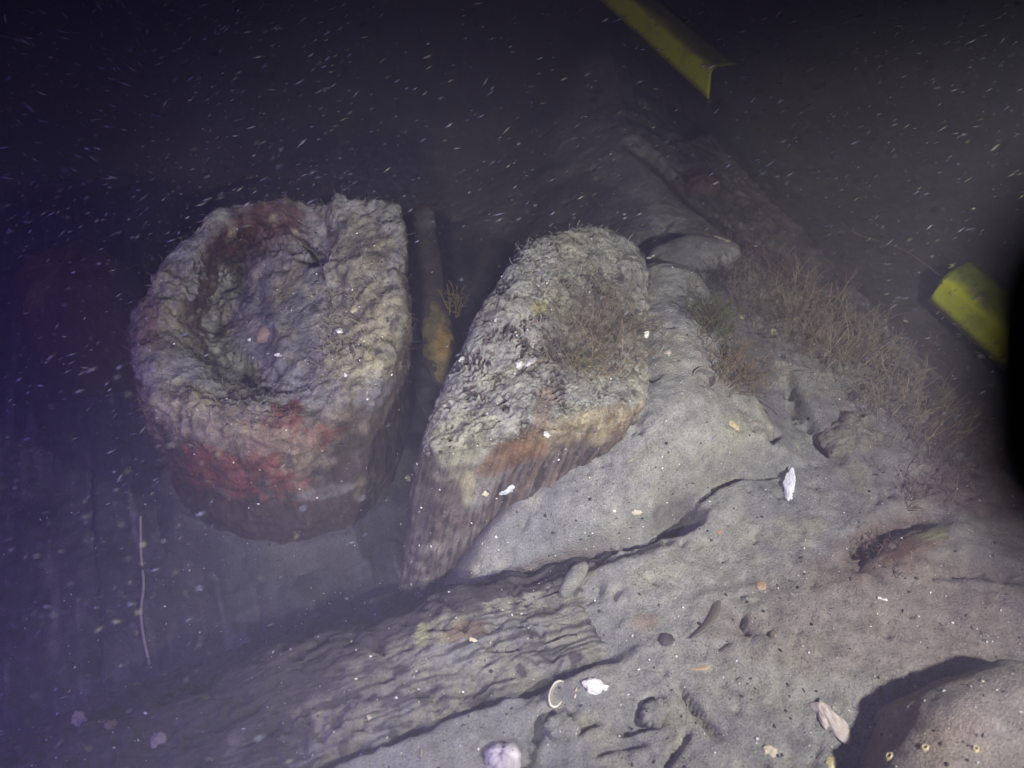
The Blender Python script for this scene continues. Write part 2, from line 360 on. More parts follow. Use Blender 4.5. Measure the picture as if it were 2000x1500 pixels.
V[:, 2] -= 0.020 * blob(V, 612, 430, 34, 75, 0, 0.9, 0.6, 40, 45) * top
V = V + N0u * disp[:, None]
P2 = V.reshape(sh); N1 = gridN(P2, True).reshape(-1, 3); N1 *= np.sign(N0u[:, 2:].T @ N0[:, 2:])[0, 0]
c = np.tile(WOOD * 0.6, (len(V), 1)); nA = fbm(V, 20, 4, 35); nB = fbm(V, 60, 4, 36)
c = mix(c, WOODB * 0.6, sstep(0.0, 0.5, gr) * 0.6)
upf = sstep(0.15, 0.75, N1[:, 2] + 0.35 * nB); c = mix(c, SILT * 0.82, upf * (0.12 + 0.88 * top))
c = mix(c, SILT2 * 0.62, hol * 0.8); c = mix(c, WOOD * 1.5, top * sstep(0.15, 0.5, nA) * 0.7)
c = mix(c, TAN * 0.8, 0.75 * blob(V, 705, 660, 75, 110, 15, seed=1)); c = mix(c, TAN * 0.62, 0.6 * blob(V, 700, 500, 60, 90, 0, seed=2))
c = mix(c, PINK * 0.85, 0.65 * blob(V, 430, 825, 170, 50, 8, 1.5, seed=3)); c = mix(c, PINK * 0.75, 0.5 * blob(V, 620, 825, 110, 45, -18, 1.5, seed=4))
c = mix(c, TAN * 0.8, 0.6 * blob(V, 360, 780, 60, 35, 20, seed=5)); c = mix(c, TAN * 0.55, 0.6 * blob(V, 320, 610, 45, 90, 5, seed=6))
c = mix(c, REDB * 0.9, 0.7 * blob(V, 285, 640, 28, 60, 0, seed=7)); c = mix(c, RED * 0.55, 0.8 * blob(V, 520, 440, 75, 45, -15, seed=8)); c = mix(c, RED * 0.35, 0.7 * blob(V, 460, 480, 50, 45, 0, seed=19))
for k, (bx, by, bw, bh, br_) in enumerate([(430, 915, 62, 42, 10), (510, 880, 50, 46, -20), (545, 935, 60, 24, 35), (560, 830, 26, 48, 10), (465, 955, 36, 22, 20), (600, 860, 60, 20, -20), (400, 900, 40, 25, 0)]):
    c = mix(c, RED, 0.9 * blob(V, bx, by, bw, bh, br_, 1.6, 0.3, 60, 10 + k))
c = mix(c, PINK * 0.9, 0.5 * blob(V, 590, 890, 50, 50, 40, 2.0, 0.3, 60, 20)); c = mix(c, PINK * 0.9, 0.7 * blob(V, 480, 850, 90, 30, 10, 1.6, 0.3, 60, 46)); c = mix(c, (0.2, 0.19, 0.2), 0.55 * blob(V, 640, 960, 65, 12, -14, 0.5, seed=21))
c = mix(c, (0.15, 0.15, 0.18), 0.55 * blob(V, 725, 770, 26, 40, 20, seed=22)); c = mix(c, (0.19, 0.16, 0.09), 0.6 * blob(V, 555, 560, 22, 45, 30, seed=23))
c = mix(c, (0.17, 0.15, 0.09), 0.5 * blob(V, 720, 950, 40, 26, 0, seed=24))
c = mix(c, DARK * 1.3, top * 0.75 * sstep(0.16, 0.36, fbm(V, 50, 4, 47))); c = mix(c, TAN * 0.75, top * 0.5 * sstep(0.15, 0.4, fbm(V, 34, 4, 48))); c = mix(c, DARK * 1.2, side * 0.6 * sstep(0.1, 0.35, fbm(V * np.array([1, 1, .35]), 55, 4, 49)))
c *= (1 + 0.6 * nB)[:, None]; c = np.maximum(c, 0.012)
b0 = at(540, 900, 0); stump = empty('timber_stump', b0)
tag(stump, 'round hollow timber stump with red growth down its side, left of the slanted stump', 'timber', 'eroded frame timbers standing up')
mk('wood_body', V, gridF(sh[0], sh[1], True), M_wood, c, b0, stump); SURF.append((V, gridF(sh[0], sh[1], True)))
mk_ = (sstep(60, 100, rowi) * (1 - 0.93 * hol)) * (0.25 + blob(V, 700, 660, 90, 150, 10, seed=41) + 0.8 * blob(V, 420, 830, 180, 70, 5, seed=42) + 0.5 * blob(V, 650, 400, 130, 40, 0, seed=44))
turf(V, N1, mk_ + grow * 0.8, 3000, 0.009, np.clip(c * 1.25, 0, 0.5)).build('algal_turf', M_turf, b0, stump)

# ------------------------------------------------------------------ slanted timber stump
top_ = [(838, 880, .192), (905, 872, .198), (1010, 858, .20), (1100, 842, .20), (1190, 822, .195), (1262, 785, .186), (1275, 690, .185), (1268, 590, .19),
        (1250, 500, .205), (1195, 447, .225), (1120, 446, .24), (1050, 470, .25), (1008, 510, .25), (952, 610, .235), (892, 720, .213), (855, 800, .20)]
shd = [(822, 905, .172), (895, 905, .176), (1010, 895, .178), (1105, 878, .176), (1200, 858, .17), (1278, 815, .155), (1292, 720, .15), (1285, 640, .15),
       (1268, 560, .16), (1205, 490, .19), (1120, 485, .205), (1048, 500, .215), (1000, 535, .215), (940, 632, .20), (878, 740, .18), (838, 835, .175)]
md = [(798, 1040, .08), (860, 1050, .08), (980, 1020, .085), (1085, 985, .09), (1190, 945, .095), (1275, 880, .09), (1300, 800, .08), (1300, 720, .08),
      (1280, 660, .08), (1200, 620, .09), (1110, 610, .10), (1040, 630, .11), (985, 670, .11), (915, 760, .10), (850, 880, .09), (810, 970, .085)]
bs = [(776, 1195, -.01), (830, 1205, -.01), (950, 1140, -.01), (1070, 1080, 0), (1180, 1020, 0), (1270, 960, 0), (1300, 890, 0), (1290, 830, 0),
      (1260, 790, 0), (1180, 770, 0), (1090, 780, 0), (1020, 810, 0), (950, 860, 0), (870, 960, 0), (815, 1060, -.01), (785, 1140, -.01)]
bl = [(x, y + 25, -.06) for x, y, z in bs]
def shrink(q, f, dz, cx=1085, cy=680): return [(cx + (x - cx) * f, cy + (y - cy) * f, .214 * (1 - f) + z * f + dz) for x, y, z in q]
P = loft([ring(q) for q in (bl, bs, md, shd, top_, shrink(top_, .86, .010), shrink(top_, .5, .012), shrink(top_, .002, .010))], 460, [6, 50, 50, 24, 24, 56, 50])
sh = P.shape; V = P.reshape(-1, 3); N0 = gridN(P, True).reshape(-1, 3); rowi = np.tile(np.arange(sh[1]), sh[0])
N0 *= np.sign(N0[rowi > 160][:, 2].mean()); side = 1 - sstep(108, 132, rowi); top = 1 - side
ax = at(1000, 865, .2) - at(905, 1150, 0); ax /= np.linalg.norm(ax); e1 = np.cross(ax, [1, 0, 0]); e1 /= np.linalg.norm(e1); e2 = np.cross(ax, e1)
Q = np.stack([V @ e1 * 70, V @ e2 * 70, V @ ax * 6], 1); gr = fbm(Q * 1.3, 1, 4, 51); gr2 = fbm(Q * np.array([3.4, 3.4, 2.0]), 1, 4, 52)
# torn end grain: little scarps stepping down towards the camera on the left half of the top
tu = V[:, 0] * 0.55 - V[:, 1] * 0.85; leftm = blob(V, 960, 690, 190, 230, 25, 0.5, 0.5, 25, 53)
saw = (tu * 52 + 3.4 * fbm(V, 40, 4, 54) + 1.2 * fbm(V, 110, 2, 154)) % 1.0; scarp = (saw ** 2) * sstep(-0.15, 0.3, fbm(V, 55, 3, 55))
disp = 0.008 * fbm(V, 14, 4, 56) + side * (0.006 * gr + 0.0022 * gr2) + top * (0.005 * fbm(V, 40, 4, 57) + 0.004 * np.abs(fbm(V, 90, 3, 58))) + top * leftm * 0.0085 * (0.4 - scarp)
lastn = sstep(sh[1] - 18, sh[1] - 5, rowi)[:, None]; N0 = N0 * (1 - lastn) + np.array([0, 0, 1.0]) * lastn; disp = disp * (1 - 0.7 * lastn[:, 0])
V = V + N0 * disp[:, None]; N1 = gridN(V.reshape(sh), True).reshape(-1, 3); N1 *= np.sign(N1[rowi > 160][:, 2].mean())
nA = fbm(V, 20, 4, 59); nB = fbm(V, 70, 4, 60)
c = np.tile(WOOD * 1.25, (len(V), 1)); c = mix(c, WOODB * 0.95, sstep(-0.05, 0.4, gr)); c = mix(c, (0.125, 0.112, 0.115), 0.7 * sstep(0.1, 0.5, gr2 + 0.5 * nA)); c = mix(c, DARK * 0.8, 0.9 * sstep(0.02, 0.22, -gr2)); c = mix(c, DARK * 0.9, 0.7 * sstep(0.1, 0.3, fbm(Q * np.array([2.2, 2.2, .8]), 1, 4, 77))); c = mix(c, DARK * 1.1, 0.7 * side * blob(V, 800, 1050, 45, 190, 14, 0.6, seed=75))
upf = sstep(0.25, 0.7, N1[:, 2] + 0.3 * nB); c = mix(c, SILT, np.clip(upf * top + 0.3 * upf, 0, 1)); c = mix(c, SILTY, 0.6 * top * sstep(0.0, 0.4, nA))
c = mix(c, DARK * 1.1, top * leftm * 0.9 * sstep(0.45, 0.85, scarp))
c = mix(c, SILTY * 0.95, 0.75 * blob(V, 900, 860, 60, 70, 10, 0.9, seed=61)); c = mix(c, SILT, 0.6 * blob(V, 950, 930, 30, 70, 25, 0.9, seed=62))
c = mix(c, ORANGE * 0.6, 0.45 * blob(V, 1170, 825, 100, 24, -18, 0.9, seed=63)); c = mix(c, TAN * 0.7, 0.6 * blob(V, 1120, 835, 90, 34, -15, 0.9, seed=64))
c = mix(c, ORANGE * 0.5, 0.7 * blob(V, 1000, 885, 90, 26, -30, 0.9, seed=65)); c = mix(c, WOODB * 1.2, 0.7 * blob(V, 1060, 800, 20, 60, 20, 0.9, seed=66))
c = mix(c, TAN * 0.75, 0.7 * blob(V, 915, 950, 14, 34, 10, 0.6, seed=67)); c = mix(c, (0.1, 0.075, 0.055), 0.55 * blob(V, 1150, 640, 85, 110, 20, 0.8, seed=68))
c = mix(c, (0.24, 0.20, 0.07), 0.6 * blob(V, 1055, 600, 18, 12, 0, 0.8, seed=69)); c = mix(c, (0.16, 0.16, 0.06), 0.5 * blob(V, 1135, 705, 26, 20, 0, 0.8, seed=70))
c = mix(c, (0.16, 0.155, 0.15), 0.6 * blob(V, 1080, 1000, 150, 30, -22, 0.8, seed=71))
c = mix(c, DARK * 1.3, top * 0.7 * sstep(0.2, 0.4, fbm(V, 60, 4, 76)))
c *= (1 + 0.5 * nB)[:, None]; c = np.maximum(c, 0.012)
b1 = at(1000, 1040, 0); st2 = empty('timber_stump', b1)
tag(st2, 'slanted wedge-shaped timber stump with torn silty top and brown grained front, in the middle', 'timber', 'eroded frame timbers standing up')
mk('wood_body', V, gridF(sh[0], sh[1], True), M_leanwood, c, b1, st2); SURF.append((V, gridF(sh[0], sh[1], True)))
turf(V, N1, top * (0.06 + blob(V, 1150, 470, 160, 50, 0, seed=72) + blob(V, 1140, 640, 100, 130, 0, seed=73)), 1700, 0.009, np.clip(c * 1.1, 0, 0.4)).build('algal_turf', M_turf, b1, st2)

# ------------------------------------------------------------------ eroded beam in the foreground
def sheet(name, O, ang, us, vs_, zf, mat, colf, label, cat, group=None, surf_on=True):
    ca, sa = math.cos(ang), math.sin(ang); U, W = np.meshgrid(us, vs_, indexing='ij'); u, v = U.ravel(), W.ravel()
    V = np.stack([O[0] + u * ca - v * sa, O[1] + u * sa + v * ca, np.zeros_like(u)], 1); V[:, 2] = zf(u, v, V)
    nu, nv = len(us), len(vs_); F = gridF(nu, nv); lowz = V[:, 2].min() - 0.01
    rimi = np.concatenate([np.arange(nu) * nv, (nu - 1) * nv + np.arange(1, nv), (np.arange(nu - 2, -1, -1)) * nv + nv - 1, np.arange(nv - 2, 0, -1)])
    B = V[rimi].copy(); B[:, 2] = lowz; n0 = len(V); m = len(rimi); k = np.arange(m)
    Fs = np.stack([rimi, n0 + k, n0 + (k + 1) % m, rimi[(k + 1) % m]], 1)      # side walls
    cen = np.array([[V[:, 0].mean(), V[:, 1].mean(), lowz]])
    Fb = np.stack([n0 + k, n0 + (k + 1) % m, np.full(m, n0 + m), np.full(m, n0 + m)], 1)[:, :3]
    c = colf(u, v, V); c = np.concatenate([c, c[rimi], c[:1]]); V2 = np.concatenate([V, B, cen])
    loc = (V[:, 0].mean(), V[:, 1].mean(), lowz)
    faces = [tuple(f) for f in F] + [tuple(f) for f in Fs] + [tuple(f) for f in Fb]
    o = tag(mk(name, V2, faces, mat, c, loc), label, cat, group)
    if surf_on: SURF.append((V, F))
    return o
def beam_z(u, v, V):
    q = np.stack([u * 6 + 0.5 * v, v * 95 + 3.2 * fbm(V, 11, 3, 186), 0 * u], 1); g = fbm(q, 1, 4, 81); g2 = fbm(q * np.array([1, 2.4, 1]), 1.3, 4, 82)
    z = 0.103 + 0.05 * np.minimum(u, 0.1) - 0.16 * np.maximum(u - 0.08, 0) + 0.10 * np.minimum(v + 0.02, 0) + 0.012 * fbm(V, 12, 3, 83)
    left = sstep(0.035, 0.105, v + 0.02 * fbm(V, 20, 3, 84)); z = z - 0.085 * left ** 1.3 - 0.005 * sstep(0.15, 0.4, fbm(V, 30, 4, 191))
    terr = np.floor((v * 46 + 1.2 * g + u * 3)) * 0.0035            # splintered layers stepping
    pat = sstep(-0.02, 0.32, fbm(V, 17, 3, 184) + 0.5 * v + 0.02); z = z + 0.0022 * g * (0.2 + pat) * (0.3 + 0.8 * sstep(-0.08, 0.03, v)) + 0.0016 * g2 + 0.004 * fbm(V, 60, 4, 185) + 0.002 * fbm(V, 150, 3, 190) - 0.008 * sstep(0.12, 0.34, -g) * pat + 0.006 * fbm(V, 13, 3, 189) - 0.006 * sstep(0.2, 0.4, fbm(V, 60, 3, 187)) - np.abs(terr) * 0.08
    return z - 0.05 * sstep(-0.046, -0.058, v + 0.008 * fbm(V, 45, 3, 188)) - 0.1 * sstep(0.24, 0.4, u) - 0.03 * sstep(-0.24, -0.4, u)
def beam_c(u, v, V):
    q = np.stack([u * 6 + 0.5 * v, v * 95 + 3.2 * fbm(V * np.array([1, 1, 0]), 11, 3, 186), 0 * u], 1); g = fbm(q, 1, 4, 81); n = fbm(V, 24, 4, 85); nb = fbm(V, 70, 4, 86)
    c = np.tile(SILT * np.array([0.76, 0.73, 0.67]), (len(u), 1)); c = mix(c, SILT2 * 0.8, sstep(-0.1, 0.25, n)); fib = fbm(np.stack([u * 9, v * 210 + 2.5 * fbm(V * np.array([1, 1, 0]), 14, 3, 192), 0 * u], 1), 1, 4, 193); c = mix(c, DARK * 0.8, 0.85 * sstep(0.08, 0.3, fib + 0.25 * n + 0.15 * sstep(-0.04, 0.05, v - 0.15 * u)))
    expo = sstep(-0.05, 0.025, v - 0.20 * np.minimum(u + 0.02, 0.1) + 0.07 * n - 0.12 * sstep(-0.1, 0.3, u) * (v < 0.03)); c = mix(c, (0.036, 0.030, 0.033), 0.96 * expo * sstep(-0.45, 0.0, -n + 0.25 + 0.3 * g)); c = mix(c, DARK * 1.2, 0.9 * sstep(0.06, 0.26, -g + 0.5 * nb + 0.45 * n - 0.12))
    c = mix(c, DARK * 1.2, 0.85 * sstep(0.2, 0.34, fbm(V * np.array([1, 1, 0]), 48, 4, 187) + 0.12 * expo)); c = mix(c, SILTY * 0.95, 0.55 * blob(V, 870, 1230, 70, 26, -28, 0.9, seed=87)); c = mix(c, (0.24, 0.24, 0.13), 0.8 * blob(V, 826, 1240, 16, 20, 0, 0.8, seed=88))
    c = mix(c, ORANGE * 0.4, 0.6 * blob(V, 905, 1235, 50, 18, -10, 0.8, seed=89))
    return np.maximum(c * (1 + 0.4 * nb)[:, None], 0.012)
sheet('wooden_beam', Ob, R(21), np.linspace(-0.40, 0.40, 400), np.linspace(-0.066, 0.12, 170), beam_z, M_beam, beam_c,
      'splintered silty wooden beam lying diagonally across the foreground below both stumps', 'timber')

# ------------------------------------------------------------------ hull planks in the trough and on the right edge
def plank(O, ang, L, Wd, z0, label, seed, tint):
    def zf(u, v, V): return z0 + 0.009 * fbm(V, 9, 3, seed) + 0.005 * fbm(V, 60, 4, seed + 7) + 0.004 * fbm(V, 140, 2, seed + 8) + 0.003 * fbm(np.stack([u * 6, v * 90, 0 * u], 1), 1, 3, seed) - 0.008 * sstep(Wd / 2 - 0.008, Wd / 2, np.abs(v))
    def cf(u, v, V):
        n = fbm(V, 16, 4, seed + 1); g = fbm(np.stack([u * 6, v * 90, 0 * u], 1), 1, 3, seed); c = np.tile(np.array(tint), (len(u), 1))
        c = mix(c, np.array(tint) * 0.5, sstep(0.1, 0.5, n)); c = mix(c, SILT2 * 0.8, 0.7 * sstep(0.15, 0.5, g - 0.4 * n)); c = mix(c, DARK * 1.5, 0.6 * sstep(0.1, 0.4, fbm(V, 38, 4, seed + 5))); return c * (1 + 0.4 * fbm(V, 70, 3, seed + 2))[:, None]
    return sheet('hull_plank', O, ang, np.linspace(-L / 2, L / 2, int(L / 0.004)), np.linspace(-Wd / 2, Wd / 2, 44), zf, M_plank, cf, label, 'plank', 'hull planks under the silt')
AP = R(111)
for k, (off, lb) in enumerate([(0, 'silted plank floor board running under the round stump and past it to the right'), (1, 'dim blue-grey plank along the left of the round stump'), (2, 'leftmost dark plank at the far left of the wreck floor')]):
    ctr = np.array([-0.255 - 0.172 * off, 0.62 + 0.01 * off]); plank(ctr, AP, 1.15, 0.165, -0.012 - 0.006 * off, lb, 91 + 3 * k, (0.052, 0.050, 0.055))
plank(np.array([-0.075, 0.83]), AP, 1.05, 0.16, -0.03, 'narrow dark plank in the gap between the two stumps', 101, (0.07, 0.07, 0.074))
pa, pb = at(1330, 250, .09), at(1800, 760, .09); pdir = pb - pa
plank((pa + pb)[:2] / 2, math.atan2(pdir[1], pdir[0]), np.hypot(*pdir[:2]), 0.12, 0.070, 'weed-fringed plank along the far right edge of the silt bank', 105, (0.085, 0.072, 0.065))

# ------------------------------------------------------------------ lumps: boulder, slabs, wood pieces
def lump(name, V0, mat, col, label, cat, loc, seed, amp, s, group=None, squash=None, surf_on=True, paint=None):
    """V0: (nu, nv, 3) closed lofted grid"""
    sh = V0.shape; V = V0.reshape(-1, 3); N = gridN(V0, True).reshape(-1, 3); N *= np.sign((N * (V - V.mean(0))).sum())
    V = V + N * (amp * fbm(V, s, 4, seed) + amp * 0.4 * np.abs(fbm(V, s * 3, 3, seed + 1)))[:, None]
    c = np.tile(np.asarray(col), (len(V), 1)) * (1 + 0.5 * fbm(V, s * 1.5, 4, seed + 2))[:, None]
    if paint: c = paint(V, c)
    F = gridF(sh[0], sh[1], True); o = tag(mk(name, V, F, mat, np.maximum(c, 0.01), loc), label, cat, group)
    if surf_on: SURF.append((V, F))
    return o
def dome(cx, cy, z0, rx, ry, h, rot=0, M=64, K=22, pw_=2.6, jag=0.12, seed=0):
    th = np.arange(M) / M * 2 * math.pi; r_ = 1 + jag * fbm(np.stack([np.cos(th) * 1.3, np.sin(th) * 1.3, 0 * th], 1), 1.4, 3, seed)
    ph = np.linspace(-0.35, 0.5, K) * math.pi; G = np.zeros((M, K, 3)); ca, sa = math.cos(R(rot)), math.sin(R(rot))
    for j, p in enumerate(ph):
        cc = max(math.cos(p), 1e-3) ** (2 / pw_); ss = math.copysign(abs(math.sin(p)) ** (2 / pw_), p)
        x, y = rx * cc * np.cos(th) * r_, ry * cc * np.sin(th) * r_
        G[:, j] = np.stack([cx + x * ca - y * sa, cy + x * sa + y * ca, np.full(M, z0 + h * ss)], 1)
    return G
q = at(1900, 1440, 0.15)
def rock_paint(V, c):
    c = mix(c, (0.29, 0.23, 0.17), 0.6 * sstep(0, 0.4, fbm(V, 14, 4, 203))); c = mix(c, (0.22, 0.19, 0.20), 0.5 * sstep(0, 0.4, fbm(V, 9, 3, 204))); return c
ro = lump('boulder', dome(q[0] + 0.035, q[1] - 0.035, 0.085, 0.122, 0.10, 0.098, 20, 160, 60, 2.9, 0.10, 3), M_silt, (0.21, 0.188, 0.165), 'large rounded brown boulder in the corner beside its dark shadow', 'boulder', (q[0], q[1], 0.07), 200, 0.008, 14, paint=rock_paint)
q = at(1360, 488, 0.125)
lump('flat_stone', dome(q[0], q[1], 0.11, 0.060, 0.028, 0.025, 8, 90, 24, 3, 0.12, 6), M_rock, (0.17, 0.165, 0.155), 'flat grey silted stone behind the slanted stump', 'stone', (q[0], q[1], 0.1), 210, 0.003, 30)
q = at(1790, 1055, 0.12)
lump('wood_fragment', dome(q[0], q[1], 0.09, 0.062, 0.017, 0.022, 27, 90, 26, 2.2, 0.15, 9), M_beam, (0.12, 0.09, 0.07), 'long brown wood fragment with red growth at the right side of the silt', 'wood fragment', (q[0], q[1], 0.09), 215, 0.004, 40,
     paint=lambda V, c: mix(mix(c, RED * 0.5, 0.6 * blob(V, 1750, 1070, 40, 25, 0)), GREEN * 1.6, 0.6 * blob(V, 1840, 1030, 50, 20, -15)))
q = at(1690, 800, 0.14)
lump('sponge_mound', dome(q[0], q[1], 0.096, 0.034, 0.024, 0.014, 30, 110, 34, 2.0, 0.35, 12), M_silt, (0.18, 0.165, 0.135), 'rough orange-brown sponge mound among the right-hand weeds', 'sponge', (q[0], q[1], 0.1), 220, 0.011, 42,
     paint=lambda V, c: mix(c, ORANGE * 0.55, 0.6 * blob(V, 1640, 780, 30, 30)))
for (x, y, rx, ry, h, rot, lb) in [(1098, 1418, .013, .011, .010, 10, 'tilted pale silt-covered slab just below the ring-shaped shell'), (1282, 1388, .013, .010, .010, 30, 'small round silted slab at the bottom beside the forked crack')]:
    q = at(x, y, 0.105)
    lump('silted_slab', dome(q[0], q[1], 0.098, rx, ry, h, rot, 70, 24, 4, 0.4, x), M_silt, SILT * 0.95, lb, 'slab', (q[0], q[1], 0.09), x, 0.004, 60)
# far left dim timber and the far background lumps
q = at(120, 560, 0.12)
lump('timber_stump', dome(q[0], q[1] + 0.02, -0.02, 0.075, 0.075, 0.16, 0, 80, 30, 4, 0.15, 30), M_wood, (0.05, 0.032, 0.025), 'faint reddish-brown timber stump lost in the dark at the far left', 'timber', (q[0], q[1], -0.03), 230, 0.010, 18, group='eroded frame timbers standing up', surf_on=False)
q = at(1385, 318, 0.12)
lump('red_sponge', dome(q[0], q[1], 0.078, 0.024, 0.020, 0.02, 0, 60, 22, 2.2, 0.3, 36), M_rock, (0.085, 0.05, 0.042), 'dull red sponge clump in the dark below the far yellow bar', 'sponge', (q[0], q[1], 0.08), 240, 0.006, 45)
q = at(981, 1478, 0.11)
lump('sea_squirt', dome(q[0], q[1], 0.102, 0.014, 0.014, 0.017, 0, 56, 24, 2, 0.06, 39), M_shell, (0.50, 0.45, 0.48), 'round pinkish-white sea squirt at the bottom centre', 'sea squirt', (q[0], q[1], 0.1), 245, 0.006, 55)
q = at(1122, 1118, 0.11)
lump('sea_squirt', dome(q[0], q[1], 0.098, 0.021, 0.008, 0.010, 55, 50, 18, 2, 0.15, 40), M_silt, SILT * 0.92, 'tan finger-shaped sea squirt lying below the dark ledge', 'sea squirt', (q[0], q[1], 0.1), 246, 0.0015, 70)

# ------------------------------------------------------------------ leaning stake between the stumps
lo, hi = at(868, 770, -0.02), at(835, 440, 0.05)
lo3, hi3 = at(870, 765, 0.08), at(822, 400, 0.13)
axs = hi3 - lo3; Lk = np.linalg.norm(axs); axs /= Lk; e1 = np.cross(axs, [0, 0, 1.0]); e1 /= np.linalg.norm(e1); e2 = np.cross(e1, axs)
M_, K_ = 60, 120; th = np.arange(M_) / M_ * 2 * math.pi; sq = lambda a: np.sign(a) * np.abs(a) ** 0.6
G = np.zeros((M_, K_, 3))
for j, t in enumerate(np.linspace(0, 1, K_)):
    s_ = max(0.02, min(1, 9 * t, 14 * (1 - t)) ** 0.5); G[:, j] = lo3 + axs * Lk * t + s_ * (np.outer(sq(np.cos(th)) * (0.018 - 0.004 * t), e1) + np.outer(sq(np.sin(th)) * 0.012, e2))
V = G.reshape(-1, 3); Nk = gridN(G, True).reshape(-1, 3); Nk *= np.sign((Nk * (V - V.mean(0))).sum()); V = V + Nk * (0.004 * fbm(V, 40, 4, 301))[:, None]
c = np.tile(np.array((0.075, 0.066, 0.06)), (len(V), 1)) * (1 + 0.5 * fbm(V, 60, 4, 302))[:, None]
sk = empty('wooden_stake', lo3); tag(sk, 'thin wooden stake crusted with yellow sponge, wedged in the gap between the two stumps', 'stake')
mk('post', V, gridF(M_, K_, True), M_plank, c, lo3, sk)
G = np.zeros((M_, 50, 3))
for j, t in enumerate(np.linspace(0.03, 0.46, 50)):
    e = math.sin(math.pi * (j + .3) / 50) ** 0.4; ctr = lo3 + axs * Lk * t; G[:, j] = ctr + e * (np.outer(np.cos(th) * 0.0185, e1) + np.outer(np.sin(th) * 0.015, e2)) + e2 * 0.002
V = G.reshape(-1, 3); Nk = gridN(G, True).reshape(-1, 3); Nk *= np.sign((Nk * (V - V.mean(0))).sum()); V = V + Nk * (0.006 * fbm(V, 45, 4, 303))[:, None]
c = mix(np.tile(np.array((0.20, 0.16, 0.07)), (len(V), 1)), (0.36, 0.22, 0.05), 0.8 * blob(V, 866, 672, 16, 34)) * (1 + 0.5 * fbm(V, 70, 4, 304))[:, None]
mk('sponge_crust', V, gridF(M_, 50, True), M_rock, c, lo3, sk)

# ------------------------------------------------------------------ yellow survey bars
def bar(pa, pb, label, seed, hh=0.058, ww=0.048):
    """open angle-section bar: near side, rounded shoulder, top"""
    pa, pb = np.array(pa), np.array(pb); d = pb - pa; L = np.linalg.norm(d); d /= L; s = np.cross([0, 0, 1.0], d); s /= np.linalg.norm(s)
    if s @ (np.array([0, 0, CAM_H]) - pa) < 0: s = -s
    u = np.array([0, 0, 1.0]); u = u - d * (u @ d); u /= np.linalg.norm(u); r = 0.019
    out_ = [(ww / 2, -hh / 2), (ww / 2, -hh / 4), (ww / 2, 0)] + [(ww / 2 - r + r * math.cos(R(a)), hh / 2 - r + r * math.sin(R(a))) for a in range(0, 91, 10)] + [(-ww / 4, hh / 2), (-ww / 2, hh / 2 - 0.001)]
    in_ = [(x - 0.0010 if x > ww / 2 - r else x, y - 0.0010 if y > hh / 2 - r else y) for x, y in out_][::-1]
    po = np.array(out_ + in_); n = len(po); K = 90
    arc = np.linspace(0, 1, len(out_)); arc = np.concatenate([arc, arc[::-1]]); recess = 0.010 * np.sin(arc * math.pi)
    rows = []
    for t in np.linspace(0, L, K):
        x = np.full(n, t) + (recess if t == 0 else 0) - (recess if t == L else 0)
        rows.append(pa + np.outer(x, d) + np.outer(po[:, 0], s) + np.outer(po[:, 1], u))
    mid_ = (po + po[::-1]) / 2; cap = lambda t: pa + d * t + np.outer(mid_[:, 0], s) + np.outer(mid_[:, 1], u) + np.outer(recess if t == 0 else -recess, d)
    rows = [cap(0)] + rows + [cap(L)]
    G = np.stack(rows, 1); V = G.reshape(-1, 3)
    isup = (V - pa) @ u; nz = fbm(V, 60, 4, seed); c = np.tile(np.array((0.82, 0.85, 0.010)), (len(V), 1))
    c = mix(c, (0.13, 0.15, 0.03), 0.85 * sstep(hh / 2 - 0.014, hh / 2 - 0.003, isup + 0.006 * nz)); c = mix(c, (0.09, 0.075, 0.035), 0.75 * sstep(0.05, 0.35, nz) * (isup > hh / 2 - 0.006))
    c = mix(c, (0.4, 0.36, 0.05), 0.4 * sstep(0.1, 0.4, fbm(V, 25, 3, seed + 1)))
    b = pa.copy(); b[2] -= hh / 2
    e = empty('survey_bar', b); tag(e, label, 'bar', 'yellow survey bars'); mk('angle_section', V, gridF(n, G.shape[1], True), M_yellow, c, b, e)
    return e
z_b = 0.035
ends = [(at(1412, 160, z_b), at(1150, -70, z_b), 'far yellow angle-section bar running off the top into the dark', 400), (at(1855, 548, z_b), at(2120, 790, z_b), 'nearer yellow angle-section bar with fouled top, by the right edge', 410)]
dirb = ends[1][0] - ends[0][0]; dirb /= np.linalg.norm(dirb)
bar(ends[0][0], ends[0][0] - dirb * 1.1, ends[0][2], 400); bar(ends[1][0], ends[1][0] + dirb * 0.42, ends[1][2], 410)

# thin cord from the near bar, pale strand on the planks
def cord(name, pts, r, color, label, cat):
    pts = np.array(pts); t = np.linspace(0, len(pts) - 1, 60); k = np.clip(t.astype(int), 0, len(pts) - 2); f = (t - k)[:, None]
    g = lambda i: pts[np.clip(i, 0, len(pts) - 1)]
    V, F = tube(cr(g(k - 1), g(k), g(k + 1), g(k + 2), f), r, r, 6); c = np.tile(np.asarray(color), (len(V), 1))
    return tag(mk(name, V, F, M_turf, c, pts[0]), label, cat)
cord('cord', [at(1640, 430, .02), at(1670, 455, .03), at(1740, 478, .04), at(1785, 500, .04), at(1845, 545, .035)], 0.0008, (0.16, 0.12, 0.11), 'thin dark cord trailing off the end of the nearer yellow bar', 'cord')

